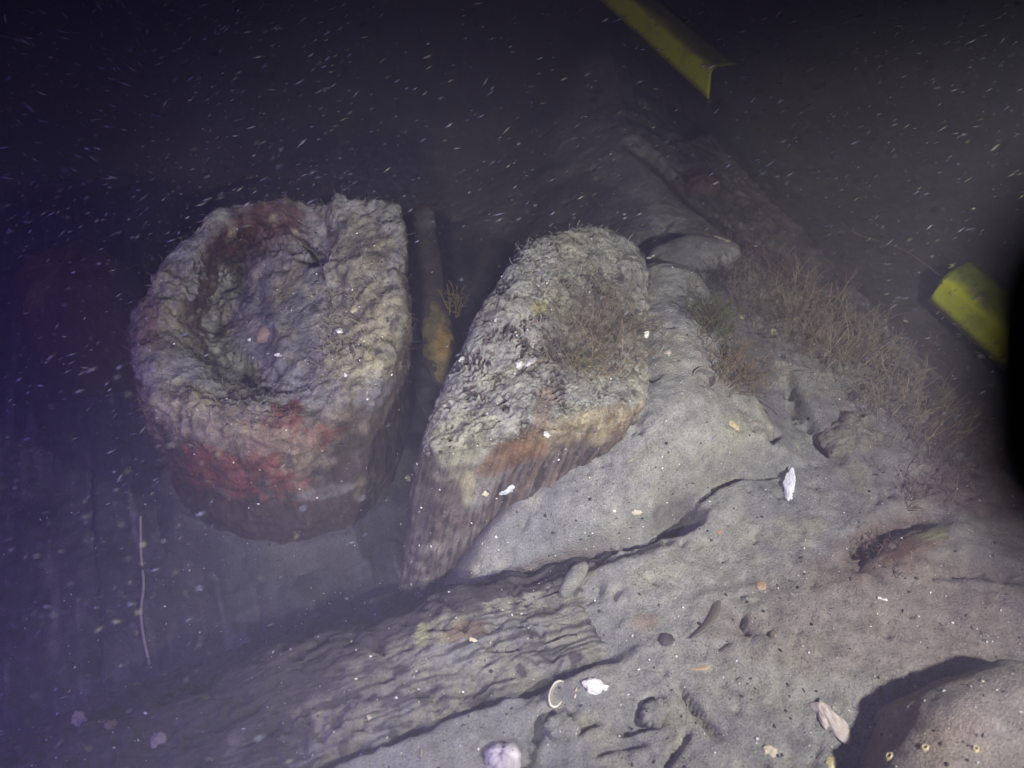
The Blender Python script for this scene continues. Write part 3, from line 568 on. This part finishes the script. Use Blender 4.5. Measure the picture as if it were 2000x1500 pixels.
# ------------------------------------------------------------------ surface lookup for small things
allV = np.concatenate([v for v, f in SURF]); offs = np.cumsum([0] + [len(v) for v, f in SURF[:-1]])
allF = np.concatenate([f + o for (v, f), o in zip(SURF, offs)])
bvh = BVHTree.FromPolygons(allV.tolist(), allF.tolist(), all_triangles=False)
EYE = Vector((0, 0, CAM_H))
def hit(px, py):
    l, n, i, d = bvh.ray_cast(EYE, Vector(ray(px, py)).normalized())
    if l is None: l = Vector(at(px, py, 0)); n = Vector((0, 0, 1))
    if n.dot(EYE - l) < 0: n = -n
    return l, n
def drop(x, y):
    l, n, i, d = bvh.ray_cast(Vector((x, y, 0.6)), Vector((0, 0, -1)))
    return (l, n) if l is not None else (Vector((x, y, 0)), Vector((0, 0, 1)))
def frame(n, yaw, tilt=0.0):
    """rotation with local z near surface normal; yaw is about it"""
    z = (n * 0.7 + Vector((0, 0, 0.5))).normalized(); x = Vector((1, 0, 0)); x = (x - z * x.dot(z)).normalized(); y = z.cross(x)
    m = Matrix((x, y, z)).transposed(); return m @ Matrix.Rotation(R(yaw), 3, 'Z') @ Matrix.Rotation(R(tilt), 3, 'X')

strandpts = []
for x, y in [(275, 1010), (276, 1080), (281, 1140), (276, 1200), (283, 1255), (294, 1300)]:
    l, n = hit(x, y); strandpts.append(np.array(l) + np.array([0, 0, 0.001]))
cord('cord', strandpts, 0.0016, (0.26, 0.24, 0.22), 'pale grey strand of cord lying along the dim plank at left', 'cord')

# ------------------------------------------------------------------ shells and pebbles
def shell_mesh(kind, L, Wd, seed):
    """returns V (local, lying on z=0), F quads, per-vertex shade"""
    rg = np.random.default_rng(seed)
    if kind in ('valve', 'broken'):       # cupped half shell, ribbed; hinge at -x
        M, K = 40, 12; th = np.linspace(0, 2 * math.pi, M, endpoint=False); G = np.zeros((M, 2 * K, 3)); S = np.zeros((M, 2 * K))
        edge = 1 + 0.05 * np.cos(2 * th) + (0.0 if kind == 'valve' else 0.55 * fbm(np.stack([np.cos(th), np.sin(th), 0 * th], 1), 1.5, 4, seed % 97))
        edge = np.clip(edge, 0.35, 1.3)
        for j in range(K):
            r_ = (j + .15) / (K - .85); x = -0.5 + (0.5 + 0.5 * np.cos(th)) * 1.0; 
            cx = -0.42 * (1 - r_); X_ = cx + 0.5 * r_ * edge * np.cos(th); Y_ = 0.5 * r_ * edge * np.sin(th)
            Z_ = 0.36 * (1 - r_ ** 2.2) + 0.012 * np.sin(r_ * 26) + 0.02 * np.cos(th * 9) * r_
            G[:, K - 1 - j] = np.stack([X_ * L, Y_ * Wd, Z_ * min(L, Wd) * 0.55], 1); S[:, K - 1 - j] = 0.85 + 0.15 * np.sin(r_ * 20)
            G[:, K + j] = np.stack([X_ * L * 0.93, Y_ * Wd * 0.93, (Z_ - 0.10) * min(L, Wd) * 0.55], 1); S[:, K + j] = 0.9
        if kind == 'broken':
            gf = G.reshape(-1, 3); sc_ = 2.2 / max(L, Wd); G = (gf + np.array([.10, .10, .14]) * min(L, Wd) * np.stack([fbm(gf, sc_, 3, seed % 53), fbm(gf, sc_, 3, seed % 47 + 60), fbm(gf, sc_ * 1.6, 3, seed % 43 + 9)], 1)).reshape(G.shape); S = S * (0.9 + 0.7 * fbm(gf, sc_ * 2, 4, seed % 31)).reshape(S.shape)
        G = G[:, ::-1]; G = np.concatenate([G[:, K:], G[:, :K]], 1)
        G[:, :, 2] -= G[:, :, 2].min() - 0.0
        return G.reshape(-1, 3), gridF(M, 2 * K, True), S.ravel()
    if kind == 'cup':                      # shell lying open side up: a pale rim
        M, K = 44, 8; th = np.linspace(0, 2 * math.pi, M, endpoint=False); G = np.zeros((M, 2 * K, 3)); rimn = 1 + 0.06 * fbm(np.stack([np.cos(th), np.sin(th), 0 * th], 1), 2, 3, seed % 91)
        for j in range(K):
            r_ = (j + .2) / (K - .8); G[:, j] = np.stack([0.5 * L * r_ * rimn * np.cos(th), 0.5 * Wd * r_ * rimn * np.sin(th), np.full(M, 0.28 * Wd * r_ ** 2.5 + 0.0006)], 1)
            G[:, 2 * K - 1 - j] = np.stack([0.5 * L * r_ * 1.07 * rimn * np.cos(th), 0.5 * Wd * r_ * 1.07 * rimn * np.sin(th), np.full(M, 0.26 * Wd * r_ ** 2.5 - 0.0008)], 1)
        S = np.tile(np.concatenate([np.linspace(0.35, 0.5, K - 1), [1.2], [1.2], np.linspace(0.9, 0.6, K - 1)]), M)
        return G.reshape(-1, 3), gridF(M, 2 * K, True), S
    if kind == 'razor':                    # long curved narrow valve
        M, K = 16, 40; th = np.linspace(0, 2 * math.pi, M, endpoint=False); G = np.zeros((M, K, 3))
        for j in range(K):
            t = j / (K - 1); e = max(0.03, math.sin(math.pi * min(max(t, .01), .99))) ** 0.45; bend = 0.16 * L * ((t - .5) ** 2 * 4 - .5)
            G[:, j] = np.stack([np.full(M, (t - .5) * L), bend + 0.5 * Wd * e * np.cos(th), 0.30 * Wd * e * np.abs(np.sin(th)) ** 0.7 * np.sign(np.sin(th)) + 0.1 * Wd], 1)
        S = np.tile(0.8 + 0.3 * np.abs(np.cos(th))[:, None], (1, K)).ravel(); return G.reshape(-1, 3), gridF(M, K, True), S
    if kind == 'barnacle':
        M, K = 24, 14; th = np.linspace(0, 2 * math.pi, M, endpoint=False); G = np.zeros((M, K, 3)); prof = [(1, 0), (.97, .1), (.9, .25), (.8, .45), (.68, .65), (.58, .8), (.5, .88), (.44, .88), (.38, .8), (.34, .65), (.3, .5), (.25, .42), (.15, .4), (.02, .42)]
        for j, (r_, z) in enumerate(prof):
            rr = r_ * (1 + 0.10 * np.cos(6 * th + seed) * (1 - z * .5)); G[:, j] = np.stack([0.5 * L * rr * np.cos(th), 0.5 * Wd * rr * np.sin(th), np.full(M, z * L * 0.4)], 1)
        S = np.tile(np.array([.7, .8, .9, 1, 1, 1.1, 1.2, 1.1, .7, .5, .4, .35, .35, .35]), M); return G.reshape(-1, 3), gridF(M, K, True), S
    if kind == 'pebble':
        G = dome(0, 0, 0, L / 2, Wd / 2, min(L, Wd) * 0.35, 0, 32, 14, 2.3, 0.25, seed); V = G.reshape(-1, 3); return V, gridF(32, 14, True), 1 + 0.3 * fbm(V, 90, 3, seed)
    if kind == 'stick':
        pts, _d = strand((-L / 2, 0, Wd * 0.4), (1, 0, 0), L, 0.12, 10); pts[:, 2] = Wd * 0.4 + 0.001 * np.sin(np.arange(len(pts)))
        V, F = tube(pts, Wd / 2, Wd * 0.35, 7); e = Bag(); return V, F, 1 + 0.3 * fbm(V, 120, 3, seed)
PX = 1.0 / FPX
CREAM = (0.55, 0.48, 0.34); WHITE = (0.72, 0.70, 0.66); PALE = (0.50, 0.47, 0.42); BROWNISH = (0.30, 0.20, 0.11)
SH = [  # px, py, kind, length px, width px, yaw, tilt, colour, name, label
    (1261, 652, 'valve', 34, 26, -20, 8, WHITE, 'shell', 'chipped white half shell on open silt to the right of the slanted stump'),
    (1018, 713, 'broken', 24, 18, 15, 0, WHITE, 'shell_fragment', 'left half of the white shell pair on the slanted stump top'),
    (1035, 707, 'broken', 22, 18, 35, 0, WHITE, 'shell_fragment', 'right half of the white shell pair on the slanted stump top'),
    (998, 953, 'broken', 48, 24, 28, 25, (0.62, 0.64, 0.68), 'shell_fragment', 'larger bluish-white shell flake stuck to the slanted stump front'),
    (949, 961, 'broken', 16, 18, 80, 20, CREAM, 'shell_fragment', 'smaller cream shell flake stuck to the slanted stump front'),
    (904, 702, 'broken', 16, 12, 40, 10, WHITE, 'shell_fragment', 'little white shell chip on the left edge of the slanted stump top'),
    (970, 624, 'broken', 10, 10, 0, 10, WHITE, 'shell_fragment', 'tiny white shell chip high on the torn top of the slanted stump'),
    (1541, 948, 'broken', 54, 24, 78, 5, (0.85, 0.85, 0.88), 'shell_fragment', 'tall jagged bright white shell piece alone on right-hand silt'),
    (1306, 687, 'broken', 18, 14, 10, 0, CREAM, 'shell_fragment', 'small cream shell chip below the chipped white half shell'),
    (1411, 466, 'broken', 26, 12, -35, 0, CREAM, 'shell_fragment', 'cream shell sliver at the tip of the flat grey stone'),
    (1431, 828, 'broken', 28, 16, -40, 5, (0.46, 0.37, 0.2), 'shell_fragment', 'tan shell fragment on silt near the grey stick'),
    (1476, 826, 'broken', 14, 9, 20, 0, (0.42, 0.34, 0.2), 'shell_fragment', 'small tan chip at the lower end of the grey stick'),
    (1447, 619, 'valve', 14, 10, -20, 0, (0.46, 0.42, 0.2), 'shell', 'small yellowish shell beside the green weed tuft'),
    (1512, 651, 'broken', 16, 14, 30, 0, CREAM, 'shell_fragment', 'cream shell chip at the foot of the right-hand weeds'),
    (1557, 872, 'broken', 9, 18, 10, 0, (0.45, 0.36, 0.2), 'shell_fragment', 'thin tan shell chip above the tall white shell piece'),
    (1247, 999, 'valve', 30, 18, 10, 15, CREAM, 'shell', 'cream curled shell on the ledge rim left of the dark pit'),
    (1201, 997, 'broken', 9, 9, 0, 0, WHITE, 'shell_fragment', 'tiny white chip on the ledge rim left of the cream curled shell'),
    (1404, 1037, 'valve', 13, 16, 80, 0, (0.36, 0.2, 0.13), 'shell', 'tiny orange shell on bright silt right of the dark pit'),
    (1313, 1081, 'broken', 22, 13, 35, 0, (0.38, 0.34, 0.16), 'shell', 'small olive open shell below the dark pit'),
    (1384, 1188, 'razor', 128, 18, 64, 0, (0.10, 0.09, 0.075), 'razor_shell', 'long curved half-buried razor shell on the bright silt'),
    (1490, 1142, 'valve', 32, 22, 20, 8, (0.34, 0.24, 0.15), 'shell', 'orange-tan shell on bright silt right of the razor shell'),
    (1303, 1249, 'pebble', 34, 26, 10, 0, (0.07, 0.062, 0.065), 'pebble', 'dark grey pebble left of the razor shell'),
    (1510, 1238, 'pebble', 16, 16, 0, 0, (0.34, 0.27, 0.17), 'pebble', 'little tan pebble right of the razor shell'),
    (1378, 1298, 'razor', 62, 9, 22, 0, (0.34, 0.25, 0.15), 'razor_shell', 'thin curved tan shell edge below the razor shell'),
    (1626, 1408, 'broken', 70, 40, -62, 5, (0.58, 0.50, 0.44), 'shell', 'pinkish-white worn oyster shell at the edge of the boulder shadow'),
    (1506, 1466, 'broken', 32, 24, -20, 10, CREAM, 'shell_fragment', 'cream broken shell at the bottom left of the oyster shell'),
    (1622, 1490, 'broken', 18, 26, 0, 0, (0.46, 0.40, 0.2), 'shell_fragment', 'yellowish shell chip at the bottom edge by the boulder shadow'),
    (1086, 1355, 'cup', 46, 30, 68, 16, (0.56, 0.52, 0.42), 'shell', 'ring-shaped open shell with pale rim at the bottom centre'),
    (1167, 1341, 'broken', 54, 26, -15, 12, (0.75, 0.72, 0.70), 'shell_fragment', 'white wing-shaped shell fragment right of the ring-shaped shell'),
    (926, 1251, 'valve', 20, 22, 60, 10, (0.6, 0.54, 0.38), 'shell', 'cream shell wedged in the splintered foreground beam'),
    (720, 1399, 'broken', 12, 12, 0, 0, CREAM, 'shell_fragment', 'small cream chip on the lower left of the foreground beam'),
    (835, 1484, 'razor', 40, 8, -50, 0, (0.42, 0.36, 0.18), 'shell', 'thin yellow curved shell rim at the bottom left of the sea squirt'),
    (1375, 738, 'cup', 58, 36, 15, 20, (0.17, 0.155, 0.135), 'shell', 'silt-filled buried shell showing a dark arc right of the slanted stump'),
    (1415, 697, 'pebble', 18, 14, 20, 0, (0.06, 0.055, 0.06), 'pebble', 'dark flake-like pebble above the buried shell'),
    (1478, 778, 'stick', 86, 11, -53, 0, (0.10, 0.09, 0.085), 'stick', 'dark grey stick lying on silt right of the buried shell'),
    (1124, 1352, 'stick', 18, 4, 80, 0, CREAM, 'twig', 'tiny pale twig between the ring shell and the wing-shaped fragment'),
    (1271, 503, 'stick', 20, 4, 10, 0, WHITE, 'twig', 'tiny white twig on silt behind the slanted stump'),
    (1068, 846, 'broken', 14, 16, 30, 0, WHITE, 'shell_fragment', 'small white chip on the orange-stained edge of the slanted stump'),
    (515, 652, 'pebble', 38, 36, 60, 0, (0.21, 0.15, 0.11), 'pebble', 'reddish-tan pebble in the hollow of the round stump'),
    (526, 620, 'pebble', 26, 18, 0, 0, (0.05, 0.045, 0.055), 'pebble', 'dark pebble just above the reddish-tan pebble in the hollow'),
    (547, 693, 'broken', 24, 9, -10, 0, WHITE, 'shell_fragment', 'white shell sliver below the pebbles in the round stump hollow'),
    (665, 645, 'broken', 14, 16, 40, 0, WHITE, 'shell_fragment', 'bright white chip on the right rim of the round stump'),
    (693, 602, 'broken', 20, 16, 50, 0, (0.58, 0.5, 0.28), 'shell_fragment', 'yellowish-white shell chip on the upper right rim of the round stump'),
    (488, 662, 'broken', 12, 8, 30, 0, WHITE, 'shell_fragment', 'tiny white chip at the left of the reddish-tan pebble'),
    (676, 732, 'broken', 10, 12, 0, 0, WHITE, 'shell_fragment', 'tiny white chip low on the right rim of the round stump'),
    (797, 932, 'broken', 14, 16, 20, 0, PALE, 'shell_fragment', 'pale flake in the gap at the left foot of the slanted stump'),
    (154, 1410, 'broken', 26, 34, 20, 10, (.22, .2, .17), 'shell_fragment', 'dim pale shell at the bottom left, leftmost of three'),
    (222, 1420, 'broken', 22, 30, 60, 10, (0.17, 0.13, 0.11), 'shell_fragment', 'dim brownish shell at the bottom left, middle of three'),
    (306, 1448, 'broken', 28, 34, 40, 10, (.25, .23, .19), 'shell_fragment', 'dim whitish shell at the bottom left, rightmost of three'),
    (1724, 1170, 'stick', 18, 4, -10, 0, WHITE, 'twig', 'tiny white twig on the purple silt below the wood fragment'),
    (1476, 1249, 'pebble', 24, 14, 35, 0, (0.13, 0.12, 0.13), 'pebble', 'grey angular pebble left of the little tan pebble')]
for k, (x, y, kind, l, wd, yaw, tilt, colr, nm, lb) in enumerate(SH):
    p, n = hit(x, y); dist = (p - EYE).length * 0.98; L_, W_ = l * PX * dist * 0.94, wd * PX * dist * 0.94
    if abs(math.sin(R(yaw))) > 0.5: L_ *= 1.25
    else: W_ *= 1.25
    V, F, S = shell_mesh(kind, L_, W_, 500 + k); m = frame(n, yaw, tilt); Vw = np.array([m @ Vector(v) for v in V]) + np.array(p) + np.array(n) * (-0.0015 if kind == 'razor' else -0.0006 - 0.10 * min(L_, W_))
    o = mk(nm, Vw, F, M_shell if kind not in ('pebble', 'stick') else M_rock, np.outer(S, colr), tuple(p))
    cat = {'shell': 'shell', 'shell_fragment': 'shell', 'razor_shell': 'shell', 'pebble': 'pebble', 'stick': 'stick', 'twig': 'twig'}[nm]
    tag(o, lb, cat, {'shell': 'shells strewn over the wreck', 'pebble': 'loose pebbles'}.get(cat))
for k, (x, y, s_) in enumerate([(1806, 1460, 18), (1737, 1478, 20), (1905, 1462, 16)]):
    p, n = hit(x, y); dist = (p - EYE).length; V, F, S = shell_mesh('barnacle', s_ * PX * dist, s_ * PX * dist * .85, k)
    m = frame(n, 40 * k, 0); Vw = np.array([m @ Vector(v) for v in V]) + np.array(p) - np.array(n) * 0.001
    mk('barnacle', Vw, F, M_shell, np.outer(S, (0.46, 0.38, 0.22)), tuple(ro.location), ro)

# ------------------------------------------------------------------ hydroid bushes and weeds
HB = [  # px, py, strands, length m, lean, spread, colour, foot, label
    (1105, 690, 150, .062, (.45, .25, 0), .32, (.20, .155, .09), .022, 'tan hydroid bush low on the slanted stump top'),
    (1165, 640, 170, .066, (.40, .35, 0), .32, (.16, .125, .08), .024, 'brown hydroid bush higher on the slanted stump top'),
    (1150, 560, 70, .045, (.3, .4, 0), .4, (.14, .11, .075), .022, 'sparse hydroid tuft near the back of the slanted stump top'),
    (1390, 640, 90, .052, (.10, .30, 0), .25, (.085, .09, .04), .012, 'green weed tuft on the silt below the flat grey stone'),
    (1400, 545, 60, .05, (.15, .3, 0), .3, (.075, .08, .04), .014, 'small dark green weed tuft just under the flat grey stone'),
    (1425, 735, 100, .055, (.55, .35, 0), .28, (.17, .13, .08), .018, 'tan feathery weed beside the buried shell'),
    (1490, 620, 170, .085, (.35, .45, 0), .30, (.12, .095, .07), .028, 'brown hydroid bush left of the main weed fringe'),
    (1560, 640, 200, .095, (.40, .45, 0), .30, (.15, .115, .08), .030, 'tall tan hydroid bush in the middle of the weed fringe'),
    (1625, 690, 200, .090, (.45, .40, 0), .30, (.145, .115, .085), .030, 'tall grey-tan hydroid bush right of the middle of the fringe'),
    (1690, 730, 180, .085, (.45, .35, 0), .32, (.13, .105, .085), .030, 'greyish hydroid bush near the orange-brown sponge mound'),
    (1745, 790, 150, .075, (.55, .25, 0), .32, (.16, .13, .10), .026, 'pale hydroid bush beyond the sponge mound'),
    (1830, 870, 170, .085, (.5, .35, 0), .32, (.155, .115, .085), .030, 'reddish hydroid bush at the lower right of the fringe'),
    (1890, 920, 110, .06, (.4, .35, 0), .36, (.13, .085, .07), .018, 'red-brown weed at the lower right edge below the fringe'),
    (1460, 530, 110, .080, (.2, .5, 0), .35, (.085, .065, .055), .026, 'dark weed behind the flat grey stone'),
    (1530, 545, 120, .075, (.25, .5, 0), .35, (.095, .065, .055), .018, 'dark red-brown weed behind the middle of the fringe'),
    (1390, 430, 80, .07, (.1, .5, 0), .35, (.07, .06, .05), .025, 'faint thin weed along the far plank'),
    (1790, 960, 60, .022, (.4, .2, 0), .5, (.14, .085, .07), .014, 'low red-brown weed mat right of the tall white shell piece'),
    (1720, 1075, 50, .018, (-.2, .4, 0), .5, (.14, .095, .08), .012, 'short brown weed at the left end of the wood fragment'),
    (640, 396, 90, .030, (0, .2, 0), .5, (.14, .125, .10), .012, 'fuzzy weed on the back rim of the round stump'),
    (480, 745, 70, .026, (-.3, 0, 0), .5, (.06, .055, .06), .009, 'dark wiry weed in the front of the round stump hollow')]
for (x, y, n_, L_, lean, spr, colr, foot, lb) in HB:
    p, nn = hit(x, y); fr_ = 0.6 if x > 1450 and y < 940 else 1.0; bag = hydroid(np.array(p), int(n_ * fr_), L_ * (0.66 if fr_ < 1 else 0.9), lean, spr, np.array(colr) * (1.25 if fr_ < 1 else 1), foot, curl=0.7); nm = 'hydroid_bush' if 'hydroid' in lb else 'seaweed'
    tag(bag.build(nm, M_turf, tuple(p)), lb, 'hydroid' if 'hydroid' in lb else 'seaweed', 'bushy weeds on the wreck')
p = np.array(at(886, 612, .14)); bag = Bag()
for _ in range(16):
    pts, d_ = strand(p + rng.normal(size=3) * .004, (rng.normal() * .35 + .1, .5, 1), rng.uniform(.014, .028), .3, 5); V, F = tube(pts, .0012, .0006); bag.add(V, F, np.array((.15, .11, .055)) * rng.uniform(.7, 1.3))
    for _b in range(3):
        k = rng.integers(1, 5); pb, _d = strand(pts[k], rng.normal(size=3) * .6 + np.array((0, .3, .6)), rng.uniform(.005, .011), .4, 3); V, F = tube(pb, .0009, .0005); bag.add(V, F, np.array((.16, .12, .06)))
bag.build('hydroid', M_turf, lo3, sk)

# ------------------------------------------------------------------ uncountable bits
def flake(c_, n, s, rg):
    a = np.array(rg.normal(size=3)); a -= n * (a @ n); a /= np.linalg.norm(a) + 1e-9; b = np.cross(n, a); k = 5; asp = rg.uniform(.3, 1)
    ring_ = [c_ + s * (a * math.cos(t) + b * asp * math.sin(t)) * rg.uniform(.6, 1.1) + n * s * .1 for t in np.arange(k) / k * 6.283]
    V = np.array(ring_ + [c_ + n * s * .55, c_ - n * s * .3]); F = np.array([[i, (i + 1) % k, k] for i in range(k)] + [[(i + 1) % k, i, k + 1] for i in range(k)]); return V, F
def grit(n, smin, smax, cols, name, label_kind, wfun):
    bag = Bag(); made = 0
    while made < n:
        x, y = rng.uniform(-150, 2150), rng.uniform(250, 1650)
        if rng.random() > wfun(x, y): continue
        p, nn = hit(x, y); nn = np.array(nn)
        s = smin * (smax / smin) ** (rng.random() ** 2.6); V, F = flake(np.array(p) + nn * s * .1, nn, s, rng)
        bag.add(V, F, np.array(cols[rng.integers(len(cols))]) * rng.uniform(.7, 1.15)); made += 1
    return tag(bag.build(name, M_grit, smooth=False), kind=label_kind)
bank_w = lambda x, y: 1.0 if 420 < x < 760 and 450 < y < 780 else (0.55 if x > 750 and y > 430 else 0.3)
tag(grit(2800, .0005, .0021, [(.7, .68, .62), (.6, .56, .46), (.55, .55, .58), (.66, .64, .6)], 'shell_grit', 'stuff', bank_w), 'white shell grit sprinkled over silt and timbers', 'shell grit')
tag(grit(3400, .0006, .0024, [(.05, .045, .045), (.08, .065, .055), (.035, .03, .035)], 'dark_grit', 'stuff', bank_w), 'dark wood crumbs sprinkled over the silt', 'wood crumbs')

# drifting particles
bag = Bag(); made = 0
while made < 12500:
    x, y = rng.uniform(-250, 2250), rng.uniform(-200, 1650); dep = 0.36 + 0.8 * rng.random() ** 1.1
    wgt = (1.0 if x < 700 else 0.85 if x > 1450 else 0.4) if y < 480 else (0.65 if x < 420 or x > 1650 else 0.10)
    if y > 900 and x > 800: wgt = 0.015
    if rng.random() > wgt: continue
    d = ray(x, y); lim = (hit(x, y)[0] - EYE).length / np.linalg.norm(d); 
    if dep > lim - 0.12: continue
    c_ = np.array(EYE) + d * dep; s = dep * PX * (0.5 + 2.6 * rng.random() ** 5) * (1.5 if dep < .3 else 1)
    dr = np.array([.9, .30, .34]) + rng.normal(size=3) * .22
    if x < 300 and y < 350: dr = np.array([.7, .1, -.35]) + rng.normal(size=3) * .3
    dr /= np.linalg.norm(dr); a = np.cross(dr, rng.normal(size=3)); a /= np.linalg.norm(a); b = np.cross(dr, a); ln = s * rng.uniform(2.2, 6.5)
    V = np.array([c_ - dr * ln, c_ + a * s, c_ + b * s * .7, c_ - a * s * .8, c_ - b * s * .6, c_ + dr * ln])
    F = np.array([[0, 2, 1], [0, 3, 2], [0, 4, 3], [0, 1, 4], [5, 1, 2], [5, 2, 3], [5, 3, 4], [5, 4, 1]])
    bag.add(V, F, np.array([(.38, .37, .42), (.30, .30, .42), (.40, .38, .30)][rng.integers(3)]) * rng.uniform(.2, .65) * (0.6 if x > 1450 else 1)); made += 1  # flecks on the right painted darker to offset the added spot
tag(bag.build('marine_snow', M_snow), 'pale drifting flecks suspended in the dark water', 'particles', kind='stuff')

# ------------------------------------------------------------------ torch arm at the right of the lens and the torch it carries
def capsule(a, b, r, M=28, K=26, bulge_=0.0):
    a, b = np.array(a, float), np.array(b, float); d = b - a; L = np.linalg.norm(d); d /= L; e = np.cross(d, [.2, .9, .3]); e /= np.linalg.norm(e); f = np.cross(d, e); th = np.arange(M) / M * 6.28318
    rows = []
    for t in np.linspace(0, 1, K):
        s_ = t * (L + 2 * r) - r; rr = r if 0 <= s_ <= L else math.sqrt(max(r * r - (min(s_, L + 0) - s_ if s_ > L else s_) ** 2, 1e-9)); rr *= 1 + bulge_ * math.sin(math.pi * t)
        rows.append(a + d * s_ + rr * (np.outer(np.cos(th), e) + np.outer(np.sin(th), f)))
    return np.stack(rows, 1).reshape(-1, 3), gridF(M, K, True)
def near(px, py, dep): return np.array(EYE) + ray(px, py) * dep
a0 = near(2300, 560, .036); a1 = near(2292, 900, .036); arm = empty('torch_arm', a1)
tag(arm, 'black jointed torch arm blurred at the right edge close to the lens', 'torch arm')
V, F = capsule(a0, a1, .0070, bulge_=.16); mk('clamp', V, F, M_black, None, a1, arm)
tb = np.array(LAMP_R) + (np.array(LAMP_R) - np.array((0.14, 0.50, 0.10))) * .12
V, F = capsule(a1 + np.array((.006, 0, 0)), tb, .005); mk('arm_tube', V, F, M_black, None, a1, arm)
dv = np.array((0.14, 0.50, 0.10)) - np.array(LAMP_R); dv /= np.linalg.norm(dv)
V, F = capsule(tb - dv * .05, tb + dv * .02, .022); mk('torch_body', V, F, M_black, None, a1, arm)

# ------------------------------------------------------------------ silty water
bx0, bx1 = np.array((-11, -11, -1.2)), np.array((11, 11, 1.35))
Vh = [(x, y, z) for x in (bx0[0], bx1[0]) for y in (bx0[1], bx1[1]) for z in (bx0[2], bx1[2])]
Fh = [(0, 1, 3, 2), (4, 6, 7, 5), (0, 4, 5, 1), (2, 3, 7, 6), (0, 2, 6, 4), (1, 5, 7, 3)]
mh = bpy.data.materials.new('silty_water'); mh.use_nodes = True; nt = mh.node_tree; nt.nodes.remove(nt.nodes['Principled BSDF'])
pv = nt.nodes.new('ShaderNodeVolumePrincipled'); pv.inputs['Color'].default_value = (0.64, 0.61, 0.88, 1); pv.inputs['Density'].default_value = 0.23; pv.inputs['Anisotropy'].default_value = 0.2
nt.links.new(pv.outputs[0], nt.nodes['Material Output'].inputs['Volume'])
tag(mk('haze', Vh, Fh, mh, None, smooth=False), kind='stuff')
